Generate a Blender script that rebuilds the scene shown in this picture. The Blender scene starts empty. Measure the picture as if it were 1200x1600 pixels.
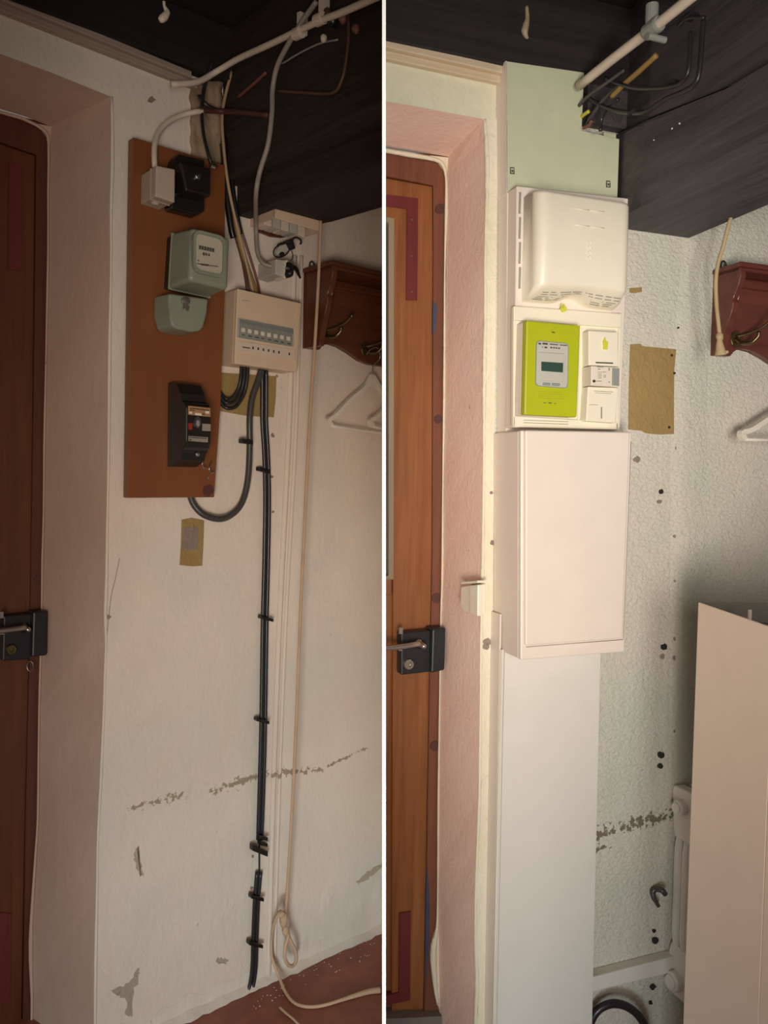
import bpy, bmesh, math, random
from mathutils import Vector, Matrix, noise

random.seed(7)
SC = bpy.context.scene
COL = SC.collection

# ------------------------------------------------------------------ camera
FPX = 1300.0
EYE = Vector((0, 0, 1.40))
PITCH = math.atan(57 / FPX)
ROLL = 0.019
_f = Vector((0, math.cos(PITCH), -math.sin(PITCH)))
_r0 = Vector((1, 0, 0))
_u0 = _r0.cross(_f)
CR = (_r0 * math.cos(ROLL) + _u0 * math.sin(ROLL)).normalized()
CU = (-_r0 * math.sin(ROLL) + _u0 * math.cos(ROLL)).normalized()
CF = _f.normalized()
cam = bpy.data.cameras.new('camera')
cam.sensor_fit = 'VERTICAL'
cam.sensor_height = 36
cam.lens = 36 * FPX / 1600
cam.clip_start = 0.02
camo = bpy.data.objects.new('camera', cam)
COL.objects.link(camo)
camo.matrix_world = Matrix(((CR.x, CU.x, -CF.x, EYE.x), (CR.y, CU.y, -CF.y, EYE.y),
                            (CR.z, CU.z, -CF.z, EYE.z), (0, 0, 0, 1)))
SC.camera = camo

# ------------------------------------------------------------------ light
wd = bpy.data.worlds.new('world')
SC.world = wd
wd.use_nodes = True
wd.node_tree.nodes['Background'].inputs[0].default_value = (1.0, 0.85, 0.74, 1)
wd.node_tree.nodes['Background'].inputs[1].default_value = 0.29


def area(name, loc, target, sx, sy, power, col, spread=math.pi):
    l = bpy.data.lights.new(name, 'AREA')
    l.shape = 'RECTANGLE'
    l.size, l.size_y = sx, sy
    l.energy = power
    l.color = col
    l.spread = spread
    o = bpy.data.objects.new(name, l)
    COL.objects.link(o)
    o.location = loc
    o.rotation_euler = (Vector(target) - Vector(loc)).to_track_quat('-Z', 'Y').to_euler()
    return o


# daylight falling in low through the entrance behind the camera
area('doorway_daylight', (-0.12, -0.75, 0.30), (-0.12, 2.3, 0.10), 0.5, 0.5, 5.6, (0.80, 0.94, 1.0), math.radians(54))
area('warm_fill_left', (-0.07, -0.85, 0.95), (-0.16, 2.3, 1.2), 0.35, 0.4, 5.0, (1.0, 0.80, 0.65), math.radians(60))  # added unseen warm fill on the middle of the left wall
area('key_fill_right', (0.62, -0.95, 1.35), (0.66, 1.9, 1.66), 0.5, 0.9, 7.4, (1.0, 0.97, 0.93), math.radians(66))  # added unseen source that brightens the right half
area('soft_fill_right', (0.15, -0.5, 0.95), (0.47, 1.9, 1.72), 0.25, 0.5, 5.5, (1.0, 0.95, 0.88), math.radians(60))  # added fill that lifts the reveal and tall cabinet on the right

SC.view_settings.view_transform = 'Standard'
SC.view_settings.look = 'None'
SC.view_settings.gamma = 1
SC.view_settings.use_curve_mapping = False
SC.view_settings.exposure = -0.85


# ------------------------------------------------------------------ frames: each half's main wall is a plane
def ray(px, py):
    return CF + CR * ((px - 600) / FPX) - CU * ((py - 800) / FPX)


def hit(px, py, p0, nrm):
    r = ray(px, py)
    t = (p0 - EYE).dot(nrm) / r.dot(nrm)
    return EYE + r * t


def proj(p):
    d = p - EYE
    z = d.dot(CF)
    return 600 + FPX * d.dot(CR) / z, 800 - FPX * d.dot(CU) / z


class Fr:
    def __init__(s, ang, dist, apx):
        s.u = Vector((math.cos(ang), math.sin(ang), 0))
        s.n = Vector((math.sin(ang), -math.cos(ang), 0))
        s.v = Vector((0, 0, 1))
        s.p0 = Vector((0, 0, 0)) - s.n * dist
        s.O = hit(apx, 800, s.p0, s.n)
        s.O.z = 0
        s.M = Matrix(((s.u.x, -s.n.x, 0, s.O.x), (s.u.y, -s.n.y, 0, s.O.y), (0, 0, 1, 0), (0, 0, 0, 1)))
        s.R = s.M.to_3x3().to_4x4()

    def P(s, px, py, off=0.0):
        return hit(px, py, s.p0 + s.n * off, s.n)

    def L(s, px, py, off=0.0):
        p = s.P(px, py, off) - s.O
        return p.dot(s.u), p.dot(s.v)

    def w(s, a, off, b):
        return s.O + s.u * a + s.n * off + s.v * b

    def off_for(s, a, b, px):
        lo, hi = -0.5, 0.8
        for _ in range(40):
            m = (lo + hi) / 2
            if proj(s.w(a, m, b))[0] < px:
                lo = m
            else:
                hi = m
        return (lo + hi) / 2

    def mpp(s, px, py, off=0):
        return (s.P(px, py, off) - EYE).dot(CF) / FPX


FL = Fr(math.radians(41), 1.89, 300)     # the room before
FR = Fr(math.radians(20.1), 1.65, 870)   # the room after
PART_N = CR.copy()                       # plane of the added divider sheet between the two halves
WID = {}


# ------------------------------------------------------------------ materials
def lin(c):
    return tuple((x / 255 / 12.92 if x / 255 <= 0.04045 else ((x / 255 + 0.055) / 1.055) ** 2.4) for x in c) + (1,)


MATS = {}


def nt(name):
    m = bpy.data.materials.new(name)
    m.use_nodes = True
    t = m.node_tree
    return m, t, t.nodes['Principled BSDF'], t.nodes, t.links


def coords(N, K, sx=1, sy=1, sz=1):
    tc = N.new('ShaderNodeTexCoord')
    mp = N.new('ShaderNodeMapping')
    mp.inputs['Scale'].default_value = (sx, sy, sz)
    K.new(tc.outputs['Object'], mp.inputs['Vector'])
    return mp.outputs['Vector'], tc


def nz(N, K, vec, scale, detail=4, rough=0.55, dist=0):
    n = N.new('ShaderNodeTexNoise')
    n.inputs['Scale'].default_value = scale
    n.inputs['Detail'].default_value = detail
    n.inputs['Roughness'].default_value = rough
    n.inputs['Distortion'].default_value = dist
    K.new(vec, n.inputs['Vector'])
    return n.outputs['Fac']


def ramp(N, K, fac, stops):
    r = N.new('ShaderNodeValToRGB')
    e = r.color_ramp.elements
    while len(e) < len(stops):
        e.new(0.5)
    for i, (p, c) in enumerate(stops):
        e[i].position = p
        e[i].color = c
    K.new(fac, r.inputs['Fac'])
    return r.outputs['Color']


def mth(N, K, op, a, b=None, clamp=False):
    m = N.new('ShaderNodeMath')
    m.operation = op
    m.use_clamp = clamp
    for i, x in enumerate((a, b)):
        if x is None:
            continue
        if isinstance(x, (int, float)):
            m.inputs[i].default_value = x
        else:
            K.new(x, m.inputs[i])
    return m.outputs[0]


def mix(N, K, fac, c1, c2, mode='MIX'):
    m = N.new('ShaderNodeMix')
    m.data_type = 'RGBA'
    m.blend_type = mode
    for i, x in ((0, fac), (6, c1), (7, c2)):
        if isinstance(x, (int, float)):
            m.inputs[i].default_value = x
        elif isinstance(x, tuple):
            m.inputs[i].default_value = x
        else:
            K.new(x, m.inputs[i])
    return m.outputs[2]


def bump(N, K, B, h, strength, dist=0.01):
    b = N.new('ShaderNodeBump')
    b.inputs['Strength'].default_value = strength
    b.inputs['Distance'].default_value = dist
    K.new(h, b.inputs['Height'])
    K.new(b.outputs['Normal'], B.inputs['Normal'])


def plain(name, c, rough=0.5, metal=0.0, var=0.08, bscale=60, bst=0.0):
    m, t, B, N, K = nt(name)
    v, _ = coords(N, K)
    c = lin(c)
    f = nz(N, K, v, 14, 5)
    d = tuple(x * (1 - var) for x in c[:3]) + (1,)
    l = tuple(min(1, x * (1 + var)) for x in c[:3]) + (1,)
    K.new(ramp(N, K, f, [(0.3, d), (0.7, l)]), B.inputs['Base Color'])
    B.inputs['Roughness'].default_value = rough
    B.inputs['Metallic'].default_value = metal
    if bst:
        bump(N, K, B, nz(N, K, v, bscale, 4), bst, 0.004)
    MATS[name] = m
    return m


def wood(name, c1, c2, rough=0.45, sc=(30, 30, 1.6), bst=0.15, contrast=(0.3, 0.7)):
    m, t, B, N, K = nt(name)
    v, _ = coords(N, K, *sc)
    f = nz(N, K, v, 1.6, 8, 0.65, 0.6)
    col = ramp(N, K, f, [(contrast[0], lin(c1)), (contrast[1], lin(c2))])
    v2, _ = coords(N, K)
    g = nz(N, K, v2, 5, 3)
    col = mix(N, K, mth(N, K, 'MULTIPLY', g, 0.35), col, lin(tuple(x * 0.6 for x in c1)))
    K.new(col, B.inputs['Base Color'])
    B.inputs['Roughness'].default_value = rough
    bump(N, K, B, f, bst, 0.004)
    MATS[name] = m
    return m


def plaster(name, c1, c2, bscale=70, bst=0.3, bands=(), stain=(120, 105, 88), stretch=1.0, tint=None):
    m, t, B, N, K = nt(name)
    v, tc = coords(N, K)
    col = ramp(N, K, nz(N, K, v, 2.2, 5), [(0.32, lin(c1)), (0.68, lin(c2))])
    if tint:
        col = mix(N, K, ramp(N, K, nz(N, K, v, 3.1, 2), [(0.45, (0, 0, 0, 1)), (0.65, (1, 1, 1, 1))]), col, lin(tint))
    sep = N.new('ShaderNodeSeparateXYZ')
    K.new(tc.outputs['Object'], sep.inputs[0])
    fine = nz(N, K, v, 75, 6, 0.62)
    for (a0, b0, a1, b1, w) in bands:
        sl = (b1 - b0) / (a1 - a0)
        line = mth(N, K, 'ADD', mth(N, K, 'MULTIPLY', mth(N, K, 'SUBTRACT', sep.outputs[0], a0), sl), b0)
        d = mth(N, K, 'DIVIDE', mth(N, K, 'ABSOLUTE', mth(N, K, 'SUBTRACT', sep.outputs[2], line)), w)
        e = mth(N, K, 'DIVIDE', mth(N, K, 'SUBTRACT', mth(N, K, 'ABSOLUTE', mth(N, K, 'SUBTRACT', sep.outputs[0], (a0 + a1) / 2)), abs(a1 - a0) / 2 * 0.8), 0.05)
        dd = mth(N, K, 'MULTIPLY', mth(N, K, 'MAXIMUM', d, e), 0.2)
        big = mth(N, K, 'MULTIPLY', mth(N, K, 'SUBTRACT', nz(N, K, v, 9, 2), 0.5), 0.45)
        val = mth(N, K, 'ADD', mth(N, K, 'SUBTRACT', fine, dd), big)
        msk = mth(N, K, 'MULTIPLY', mth(N, K, 'SUBTRACT', val, 0.44), 30, True)
        col = mix(N, K, msk, col, lin(stain))
    # small knocks and specks
    sp = mth(N, K, 'MULTIPLY', mth(N, K, 'SUBTRACT', nz(N, K, v, 55, 3, 0.5), 0.735), 25, True)
    col = mix(N, K, mth(N, K, 'MULTIPLY', sp, 0.7), col, lin(stain))
    K.new(col, B.inputs['Base Color'])
    B.inputs['Roughness'].default_value = 0.85
    vs, _ = coords(N, K, 1, 1, stretch)
    h = mth(N, K, 'ADD', nz(N, K, vs, bscale, 4, 0.5, 0.7), mth(N, K, 'MULTIPLY', nz(N, K, v, 12, 3), 1.2))
    bump(N, K, B, h, bst, 0.008)
    MATS[name] = m
    return m


def band_of(F, p, q, w):
    a0, b0 = F.L(*p)
    a1, b1 = F.L(*q)
    return (a0, b0, a1, b1, w)


plaster('plaster_before', (226, 209, 192), (236, 222, 206), 45, 0.3, [
    band_of(FL, (205, 1262), (285, 1243), 0.017), band_of(FL, (322, 1240), (404, 1212), 0.020),
    band_of(FL, (432, 1208), (508, 1203), 0.018), band_of(FL, (515, 1196), (562, 1174), 0.010),], (164, 146, 124), 0.6, (222, 212, 198))
plaster('reveal_before', (196, 166, 146), (208, 180, 160), 40, 0.15, (), (150, 130, 110), 0.5)
plaster('plaster_after', (212, 207, 190), (222, 212, 198), 95, 0.7, [
    band_of(FR, (928, 1306), (1052, 1272), 0.026), band_of(FR, (925, 1330), (950, 1322), 0.014)], (128, 118, 98), 1.5, (206, 208, 190))
plaster('lintel_after', (222, 216, 186), (232, 226, 198), 26, 0.4, (), (150, 136, 108), 0.8, (208, 212, 182))
plaster('reveal_after', (240, 206, 188), (246, 218, 202), 75, 0.22, (), (170, 140, 120), 0.9)
plaster('filler', (224, 214, 186), (234, 226, 204), 40, 0.7, (), (176, 158, 124), 0.7)
plaster('bare_patch', (150, 124, 74), (170, 142, 90), 70, 0.5, (), (90, 70, 40))
plaster('bare_stone', (120, 98, 76), (176, 152, 124), 22, 0.8, (), (70, 56, 44))
plaster('plaster_flaked', (168, 154, 134), (190, 176, 154), 60, 0.6)
plaster('grey_scar', (128, 112, 102), (158, 142, 130), 70, 0.6)
wood('door_wood_before', (92, 48, 26), (118, 66, 36), 0.4)
wood('frame_wood_before', (84, 42, 26), (104, 56, 36), 0.5)
wood('door_wood_after', (132, 78, 40), (170, 108, 60), 0.4)
wood('frame_wood_after', (110, 62, 42), (136, 82, 56), 0.5)
wood('bead_wood', (150, 132, 104), (168, 150, 120), 0.5)
wood('red_paint', (104, 34, 34), (122, 44, 42), 0.5)
wood('dark_timber_before', (34, 25, 21), (60, 45, 38), 0.8, (40, 1.5, 40), 0.5)
wood('dark_timber_after', (58, 54, 57), (94, 88, 90), 0.6, (30, 1.2, 30), 0.5)
wood('joist_after', (30, 26, 26), (52, 45, 44), 0.8, (1.2, 30, 30), 0.4)
wood('dark_ceiling', (22, 18, 17), (38, 31, 29), 0.9, (1.2, 30, 30), 0.4)
wood('pale_batten', (214, 190, 156), (232, 212, 182), 0.6, (1.2, 30, 30))
wood('grey_batten', (160, 140, 126), (184, 164, 148), 0.6, (1.2, 30, 30))
wood('board_wood', (128, 74, 40), (142, 84, 46), 0.38, (9, 9, 1.2), 0.04)
wood('rack_wood_before', (92, 50, 30), (120, 70, 44), 0.35, (1.5, 20, 22), 0.12)
wood('rack_wood_after', (92, 46, 40), (124, 66, 50), 0.3, (1.5, 20, 22), 0.12)
plain('red_floor', (150, 88, 70), 0.55, 0, 0.2, 30, 0.3)
plain('divider_white', (250, 250, 248), 0.6, 0, 0.01)
plain('taupe_plastic', (186, 168, 150), 0.45, 0, 0.03)
plain('cream_plastic', (218, 200, 180), 0.45, 0, 0.03)
plain('beige_plastic', (222, 196, 168), 0.45, 0, 0.03)
plain('white_plastic', (238, 229, 206), 0.38, 0, 0.02)
plain('pink_white_plastic', (233, 219, 206), 0.4, 0, 0.02)
plain('trunk_white', (228, 222, 212), 0.42, 0, 0.02)
plain('pale_green_plate', (204, 206, 174), 0.4, 0, 0.04)
plain('lime_plastic', (176, 183, 22), 0.42, 0, 0.04)
plain('grey_face', (188, 185, 172), 0.4, 0, 0.03)
plain('button_grey', (140, 146, 142), 0.4, 0, 0.03)
plain('lcd', (52, 76, 66), 0.15, 0, 0.05)
plain('printed_ink', (66, 62, 54), 0.6, 0, 0.05)
plain('faint_ink', (150, 146, 134), 0.6, 0, 0.05)
plain('seal_yellow', (206, 206, 70), 0.4, 0, 0.05)
plain('black_plastic', (26, 24, 23), 0.3, 0, 0.1)
plain('black_bakelite', (34, 30, 27), 0.25, 0, 0.1)
plain('black_cable', (40, 38, 40), 0.32, 0, 0.1)
plain('grey_cable', (70, 66, 64), 0.3, 0, 0.1)
plain('light_grey_cable', (150, 140, 128), 0.45, 0, 0.06)
plain('brown_wire', (92, 62, 44), 0.5, 0, 0.1)
plain('beige_wire', (178, 150, 116), 0.5, 0, 0.1)
plain('ochre_wire', (150, 118, 66), 0.5, 0, 0.1)
plain('yellow_wire', (196, 190, 60), 0.5, 0, 0.1)
plain('red_wire', (120, 72, 60), 0.5, 0, 0.1)
plain('meter_green', (138, 143, 124), 0.38, 0, 0.05)
plain('meter_plate', (206, 196, 172), 0.5, 0, 0.04)
plain('steel', (190, 186, 180), 0.28, 1.0, 0.05)
plain('dark_steel', (46, 46, 50), 0.42, 0.4, 0.1)
plain('brass', (120, 106, 74), 0.32, 0.9, 0.1)
plain('copper_label', (176, 134, 96), 0.4, 0.3, 0.25)
plain('white_label', (226, 214, 196), 0.5, 0, 0.04)
plain('red_button', (150, 44, 34), 0.4, 0, 0.1)
plain('rope_fibre', (206, 172, 140), 0.9, 0, 0.12, 400, 0.5)
plain('cord_fibre', (188, 164, 124), 0.9, 0, 0.12, 400, 0.5)
plain('conduit_cream', (222, 204, 184), 0.5, 0, 0.05)
plain('clamp_grey', (146, 148, 138), 0.55, 0, 0.06)
plain('radiator_white', (230, 222, 212), 0.35, 0, 0.03)
plain('hanger_white', (232, 224, 208), 0.4, 0, 0.03)
plain('hole_dark', (44, 40, 36), 0.9, 0, 0.2)
plain('peg_dark', (84, 46, 40), 0.6, 0, 0.1)
plain('blue_paint', (62, 66, 88), 0.6, 0, 0.2)
plain('cabinet_board', (234, 214, 196), 0.5, 0, 0.02)
plain('shaded_inside', (132, 124, 112), 0.6, 0, 0.04)  # cabinet inside toned darker, its shade put into the colour
plain('threshold_grey', (120, 112, 104), 0.7, 0, 0.1)
plain('crumbs', (226, 216, 204), 0.9, 0, 0.1)


def glass_mat(name, tint, alpha):
    m, t, B, N, K = nt(name)
    v, _ = coords(N, K)
    B.inputs['Base Color'].default_value = lin(tint)
    B.inputs['Roughness'].default_value = 0.08
    f = nz(N, K, v, 6, 2)
    K.new(mth(N, K, 'ADD', mth(N, K, 'MULTIPLY', f, 0.06), alpha), B.inputs['Alpha'])
    MATS[name] = m


glass_mat('meter_glass', (150, 150, 140), 0.05)
glass_mat('window_flap', (150, 158, 158), 0.12)
glass_mat('door_glass', (60, 52, 46), 0.75)


# ------------------------------------------------------------------ object helpers
def tag(o, label=None, cat=None, group=None, kind=None):
    if label:
        o['label'] = label
    if cat:
        o['category'] = cat
    if group:
        o['group'] = group
    if kind:
        o['kind'] = kind
    return o


def thing(name, base, F, label=None, cat=None, group=None, kind=None):
    o = bpy.data.objects.new(name, None)
    o.empty_display_size = 0.05
    COL.objects.link(o)
    M = Matrix.Translation(base) @ F.R
    o.matrix_world = M
    WID[o] = M
    return tag(o, label, cat, group, kind)


def obj(name, bm, mat, parent=None, F=FL, label=None, cat=None, group=None, kind=None, smooth=False, clip=True, M=None, norm=True):
    """bm holds world coordinates; one mesh object."""
    if clip and F is FL and bm.verts and max((v.co - EYE).dot(PART_N) for v in bm.verts) > -0.0025:
        bmesh.ops.bisect_plane(bm, geom=bm.verts[:] + bm.edges[:] + bm.faces[:], plane_co=EYE - PART_N * 0.0025,
                               plane_no=PART_N, clear_outer=True)
    if norm:
        bmesh.ops.recalc_face_normals(bm, faces=bm.faces[:])
    if parent is not None:
        M = WID[parent]
    elif M is None:
        lo = min(v.co.z for v in bm.verts)
        c = sum((v.co for v in bm.verts), Vector()) / len(bm.verts)
        M = Matrix.Translation((c.x, c.y, lo)) @ F.R
    bm.transform(M.inverted())
    if smooth:
        for f in bm.faces:
            f.smooth = True
    me = bpy.data.meshes.new(name)
    bm.to_mesh(me)
    bm.free()
    me.materials.append(MATS[mat])
    o = bpy.data.objects.new(name, me)
    COL.objects.link(o)
    WID[o] = M
    if parent is not None:
        o.parent = parent
    else:
        o.matrix_world = M
    return tag(o, label, cat, group, kind)


def nb():
    return bmesh.new()


def extr(bm, front, vec, bev=0.0, seg=2, back=None):
    """closed prism: front polygon (world points) and its copy moved by vec (or an own back polygon)."""
    A = [bm.verts.new(p) for p in front]
    Bv = [bm.verts.new(p) for p in (back if back else [p + vec for p in front])]
    n = len(A)
    fs = [bm.faces.new(A), bm.faces.new(Bv[::-1])]
    for i in range(n):
        j = (i + 1) % n
        fs.append(bm.faces.new((A[j], A[i], Bv[i], Bv[j])))
    if bev > 0:
        es = set(e for f in fs for e in f.edges)
        bmesh.ops.bevel(bm, geom=list(es), offset=bev, segments=seg, profile=0.5, affect='EDGES', clamp_overlap=True)
    return bm


def pp(bm, F, pts, o1, o0, bev=0.0, seg=2):
    """prism whose FRONT outline is seen at these pixels, offset o1 from the wall, running back to o0."""
    return extr(bm, [F.P(x, y, o1) for x, y in pts], -F.n * (o1 - o0), bev, seg)


def bx(bm, F, a0, a1, b0, b1, o0, o1, bev=0.0, seg=2):
    return extr(bm, [F.w(a0, o1, b0), F.w(a1, o1, b0), F.w(a1, o1, b1), F.w(a0, o1, b1)], -F.n * (o1 - o0), bev, seg)


def cat_rom(pts, k=6):
    if len(pts) < 3:
        return pts
    P = [pts[0] * 2 - pts[1]] + pts + [pts[-1] * 2 - pts[-2]]
    out = []
    for i in range(1, len(P) - 2):
        a, b, c, d = P[i - 1], P[i], P[i + 1], P[i + 2]
        for j in range(k):
            t = j / k
            out.append(0.5 * ((2 * b) + (c - a) * t + (2 * a - 5 * b + 4 * c - d) * t * t + (3 * b - a - 3 * c + d) * t ** 3))
    out.append(pts[-1])
    return out


def tube(bm, pts, r, seg=8, k=5, cap=True, closed=False):
    pts = cat_rom(pts, k) if k else pts
    n = len(pts)
    R = r if isinstance(r, (list, tuple)) else None
    T = []
    for i in range(n):
        a = pts[max(i - 1, 0)] if not closed else pts[i - 1]
        b = pts[min(i + 1, n - 1)] if not closed else pts[(i + 1) % n]
        d = (b - a)
        T.append(d.normalized() if d.length > 1e-9 else Vector((0, 0, 1)))
    up = Vector((0, 0, 1)) if abs(T[0].z) < 0.9 else Vector((1, 0, 0))
    x = T[0].cross(up).normalized()
    rings = []
    for i in range(n):
        x = (x - T[i] * x.dot(T[i])).normalized()
        y = T[i].cross(x)
        if R:
            q = i / (n - 1) * (len(R) - 1)
            q0 = min(int(q), len(R) - 2)
            rr = R[q0] + (R[q0 + 1] - R[q0]) * (q - q0)
        else:
            rr = r
        rings.append([bm.verts.new(pts[i] + (x * math.cos(t) + y * math.sin(t)) * rr)
                      for t in [2 * math.pi * s / seg for s in range(seg)]])
    m = n if closed else n - 1
    for i in range(m):
        A, Bq = rings[i], rings[(i + 1) % n]
        for s in range(seg):
            q = (s + 1) % seg
            bm.faces.new((A[s], A[q], Bq[q], Bq[s]))
    if cap and not closed:
        bm.faces.new(rings[0][::-1])
        bm.faces.new(rings[-1])
    return bm


def lathe(bm, c, axis, prof, seg=20):
    """prof: (distance along axis, radius)."""
    axis = axis.normalized()
    up = Vector((0, 0, 1)) if abs(axis.z) < 0.9 else Vector((1, 0, 0))
    x = axis.cross(up).normalized()
    y = axis.cross(x)
    rings = []
    for h, r in prof:
        rings.append([bm.verts.new(c + axis * h + (x * math.cos(t) + y * math.sin(t)) * max(r, 1e-5))
                      for t in [2 * math.pi * s / seg for s in range(seg)]])
    for A, Bq in zip(rings, rings[1:]):
        for s in range(seg):
            q = (s + 1) % seg
            bm.faces.new((A[s], A[q], Bq[q], Bq[s]))
    bm.faces.new(rings[0][::-1])
    bm.faces.new(rings[-1])
    return bm


def blob(bm, c, rx, ry, rz, F, amp=0.15, seed=0, sub=2):
    g = bmesh.ops.create_icosphere(bm, subdivisions=sub, radius=1)
    for v in g['verts']:
        k = 1 + amp * noise.noise(v.co * 1.7 + Vector((seed * 3.1, seed, 0)))
        p = v.co * k
        v.co = c + F.u * p.x * rx + F.n * p.y * ry + F.v * p.z * rz
    return bm


def disc_px(bm, F, px, py, r, off, th=0.001, seg=14, jag=0.0, ry=None):
    pts = []
    for i in range(seg):
        t = 2 * math.pi * i / seg
        q = 1 + jag * random.uniform(-1, 1)
        pts.append((px + r * q * math.cos(t), py + (ry or r) * q * math.sin(t)))
    return pp(bm, F, pts, off + th, off)


def T(F, pts):
    return [F.P(*p) for p in pts]


def cable(name, F, pts, rpx, mat, label, cat='cable', group=None, seg=10, k=6):
    p = T(F, pts)
    r = rpx * (p[len(p) // 2] - EYE).dot(CF) / FPX
    b = nb()
    tube(b, p, r, seg, k)
    return obj(name, b, mat, None, F, label, cat, group, smooth=True)


def poly(bm, pts):
    return bm.faces.new([bm.verts.new(p) for p in pts])


def strip(bm, A, Bq):
    a = [bm.verts.new(p) for p in A]
    b = [bm.verts.new(p) for p in Bq]
    for i in range(len(a) - 1):
        bm.faces.new((a[i], a[i + 1], b[i + 1], b[i]))


# ================================================================== STRUCTURE
# ---- added white sheet as the dividing line, seen edge-on; also keeps the lamps apart
b = nb()
d0, d1, th = 0.70, 2.62, 0.0031
k0, k1 = -0.62, 0.62
for s in (0,):
    lo, hi = -th / 2, th / 2
    q = [EYE + CF * d0 + CU * (.044 * d0 - 1.398), EYE + CF * d0 + CU * (.044 * d0 + 1.09),
         EYE + CF * d1 + CU * (.044 * d1 + 1.09), EYE + CF * d1 + CU * (.044 * d1 - 1.398)]
    extr(b, [p - PART_N * hi for p in q], PART_N * th)
obj('divider_sheet', b, 'divider_white', kind='structure', clip=False)

# ---- one floor
b = nb()
poly(b, [Vector((-3, -1.6, 0)), Vector((3, -1.6, 0)), Vector((3, 3.4, 0)), Vector((-3, 3.4, 0))])
obj('floor', b, 'red_floor', F=FR, kind='structure', clip=False, norm=False)

# ---- LEFT wall with the door opening
jl = [(173, 151), (174, 200), (174, 260), (172, 330), (172, 420), (170, 520), (169, 620), (168, 720), (166, 820), (165, 900),
      (163, 960), (164, 1010), (161, 1100), (157, 1200), (154, 1260), (151, 1320), (150, 1400), (148, 1500), (147, 1600), (146, 1720)]
il = [(80, 198), (78, 230), (76, 300), (76, 400), (74, 500), (72, 600), (70, 700), (69, 800), (67, 880), (66, 960),
      (64, 1040), (62, 1110), (61, 1200), (60, 1280), (57, 1330), (50, 1440), (49, 1500), (51, 1560), (50, 1620), (50, 1740)]
DL = -0.24
ll = [(-260, -16), (0, 84), (82, 114), (173, 151)]
lb = [(-260, 96), (0, 170), (40, 182), (80, 198)]
b = nb()
jw = [FL.P(x, y) for x, y in jl]
top = 2.43
ar = FL.L(600, 800)[0] + 0.06
aj = FL.L(173, 151)[0]
poly(b, jw + [FL.w(ar, 0, -0.02), FL.w(ar, 0, top), FL.w(aj, 0, top)])
poly(b, [FL.P(*p) for p in ll] + [FL.w(aj, 0, top), FL.w(FL.L(-260, 0)[0], 0, top)])
wall_l = obj('wall_left', b, 'plaster_before', kind='structure', M=FL.M, norm=False)
b = nb()
strip(b, jw, [FL.P(x, y, DL) for x, y in il])
obj('reveal', b, 'reveal_before', wall_l)
b = nb()
strip(b, [FL.P(*p) for p in ll], [FL.P(x, y, DL) for x, y in lb])
obj('lintel_soffit', b, 'reveal_before', wall_l)
# paint bead along the door frame
b = nb()
tube(b, [FL.P(x - 1, y, DL + 0.004) for x, y in [(-260, 100), (0, 175), (40, 187), (70, 204), (77, 225)] + il[2:]], [.004,.004,.004,.004,.003,.002,.003,.002,.003,.002,.003,.002,.003,.002,.003,.003,.004,.006,.004,.003,.003], 6, 2)
obj('paint_bead', b, 'reveal_before', wall_l, smooth=True)
b = nb()
pp(b, FL, [(58, 193), (82, 198), (79, 228), (74, 214)], DL + .001, DL - .004)
obj('corner_filler', b, 'reveal_before', wall_l)

b = nb()
tube(b, [FL.P(x + 1.5, y, -.001) for x, y in jl], [.0030, .005, .003, .0045, .003, .005, .0028, .004, .003, .0045, .003], 6, 3)
obj('corner_bead', b, 'plaster_before', wall_l, smooth=True)

# stone showing at the top of the wall, lumpy
b = nb()
g = 14
grid = []
for i in range(g):
    row = []
    for j in range(g):
        x = 296 + 54 * i / (g - 1)
        y = 118 + 150 * j / (g - 1)
        e = min(i, j, g - 1 - i, g - 1 - j)
        h = 0.012 + 0.028 * noise.noise(Vector((x * 0.06, y * 0.06, 3)))
        row.append(b.verts.new(FL.P(x + 5 * noise.noise(Vector((y * .1, x * .03, 0))), y, max(0.001, h) if e else -0.004)))
    grid.append(row)
for i in range(g - 1):
    for j in range(g - 1):
        b.faces.new((grid[i][j], grid[i + 1][j], grid[i + 1][j + 1], grid[i][j + 1]))
obj('bare_stone', b, 'bare_stone', wall_l, smooth=True)
# unpainted patches
b = nb()
pp(b, FL, [(343, 582), (432, 588), (431, 620), (428, 652), (404, 651), (380, 649), (343, 642)], 0.0015, 0)
obj('bare_patch', b, 'bare_patch', wall_l)
b = nb()
pp(b, FL, [(284, 812), (300, 809), (319, 813), (318, 850), (316, 884), (300, 885), (281, 883), (283, 850)], 0.0015, 0)
obj('bare_patch', b, 'bare_patch', wall_l)
b = nb()
pp(b, FL, [(285, 826), (296, 823), (309, 824), (310, 840), (308, 857), (296, 860), (284, 857), (286, 842)], 0.003, 0.0015)
obj('plaster_scar', b, 'grey_scar', wall_l)
# skim coat flaked off near the floor, and the lumpy repair beside it
random.seed(11)


def ragged(pts, k=5, amp=2.2):
    out = []
    for i in range(len(pts)):
        p, q = pts[i], pts[(i + 1) % len(pts)]
        for j in range(k):
            t = j / k
            out.append((p[0] + (q[0] - p[0]) * t + random.uniform(-amp, amp), p[1] + (q[1] - p[1]) * t + random.uniform(-amp, amp)))
    return out


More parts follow.
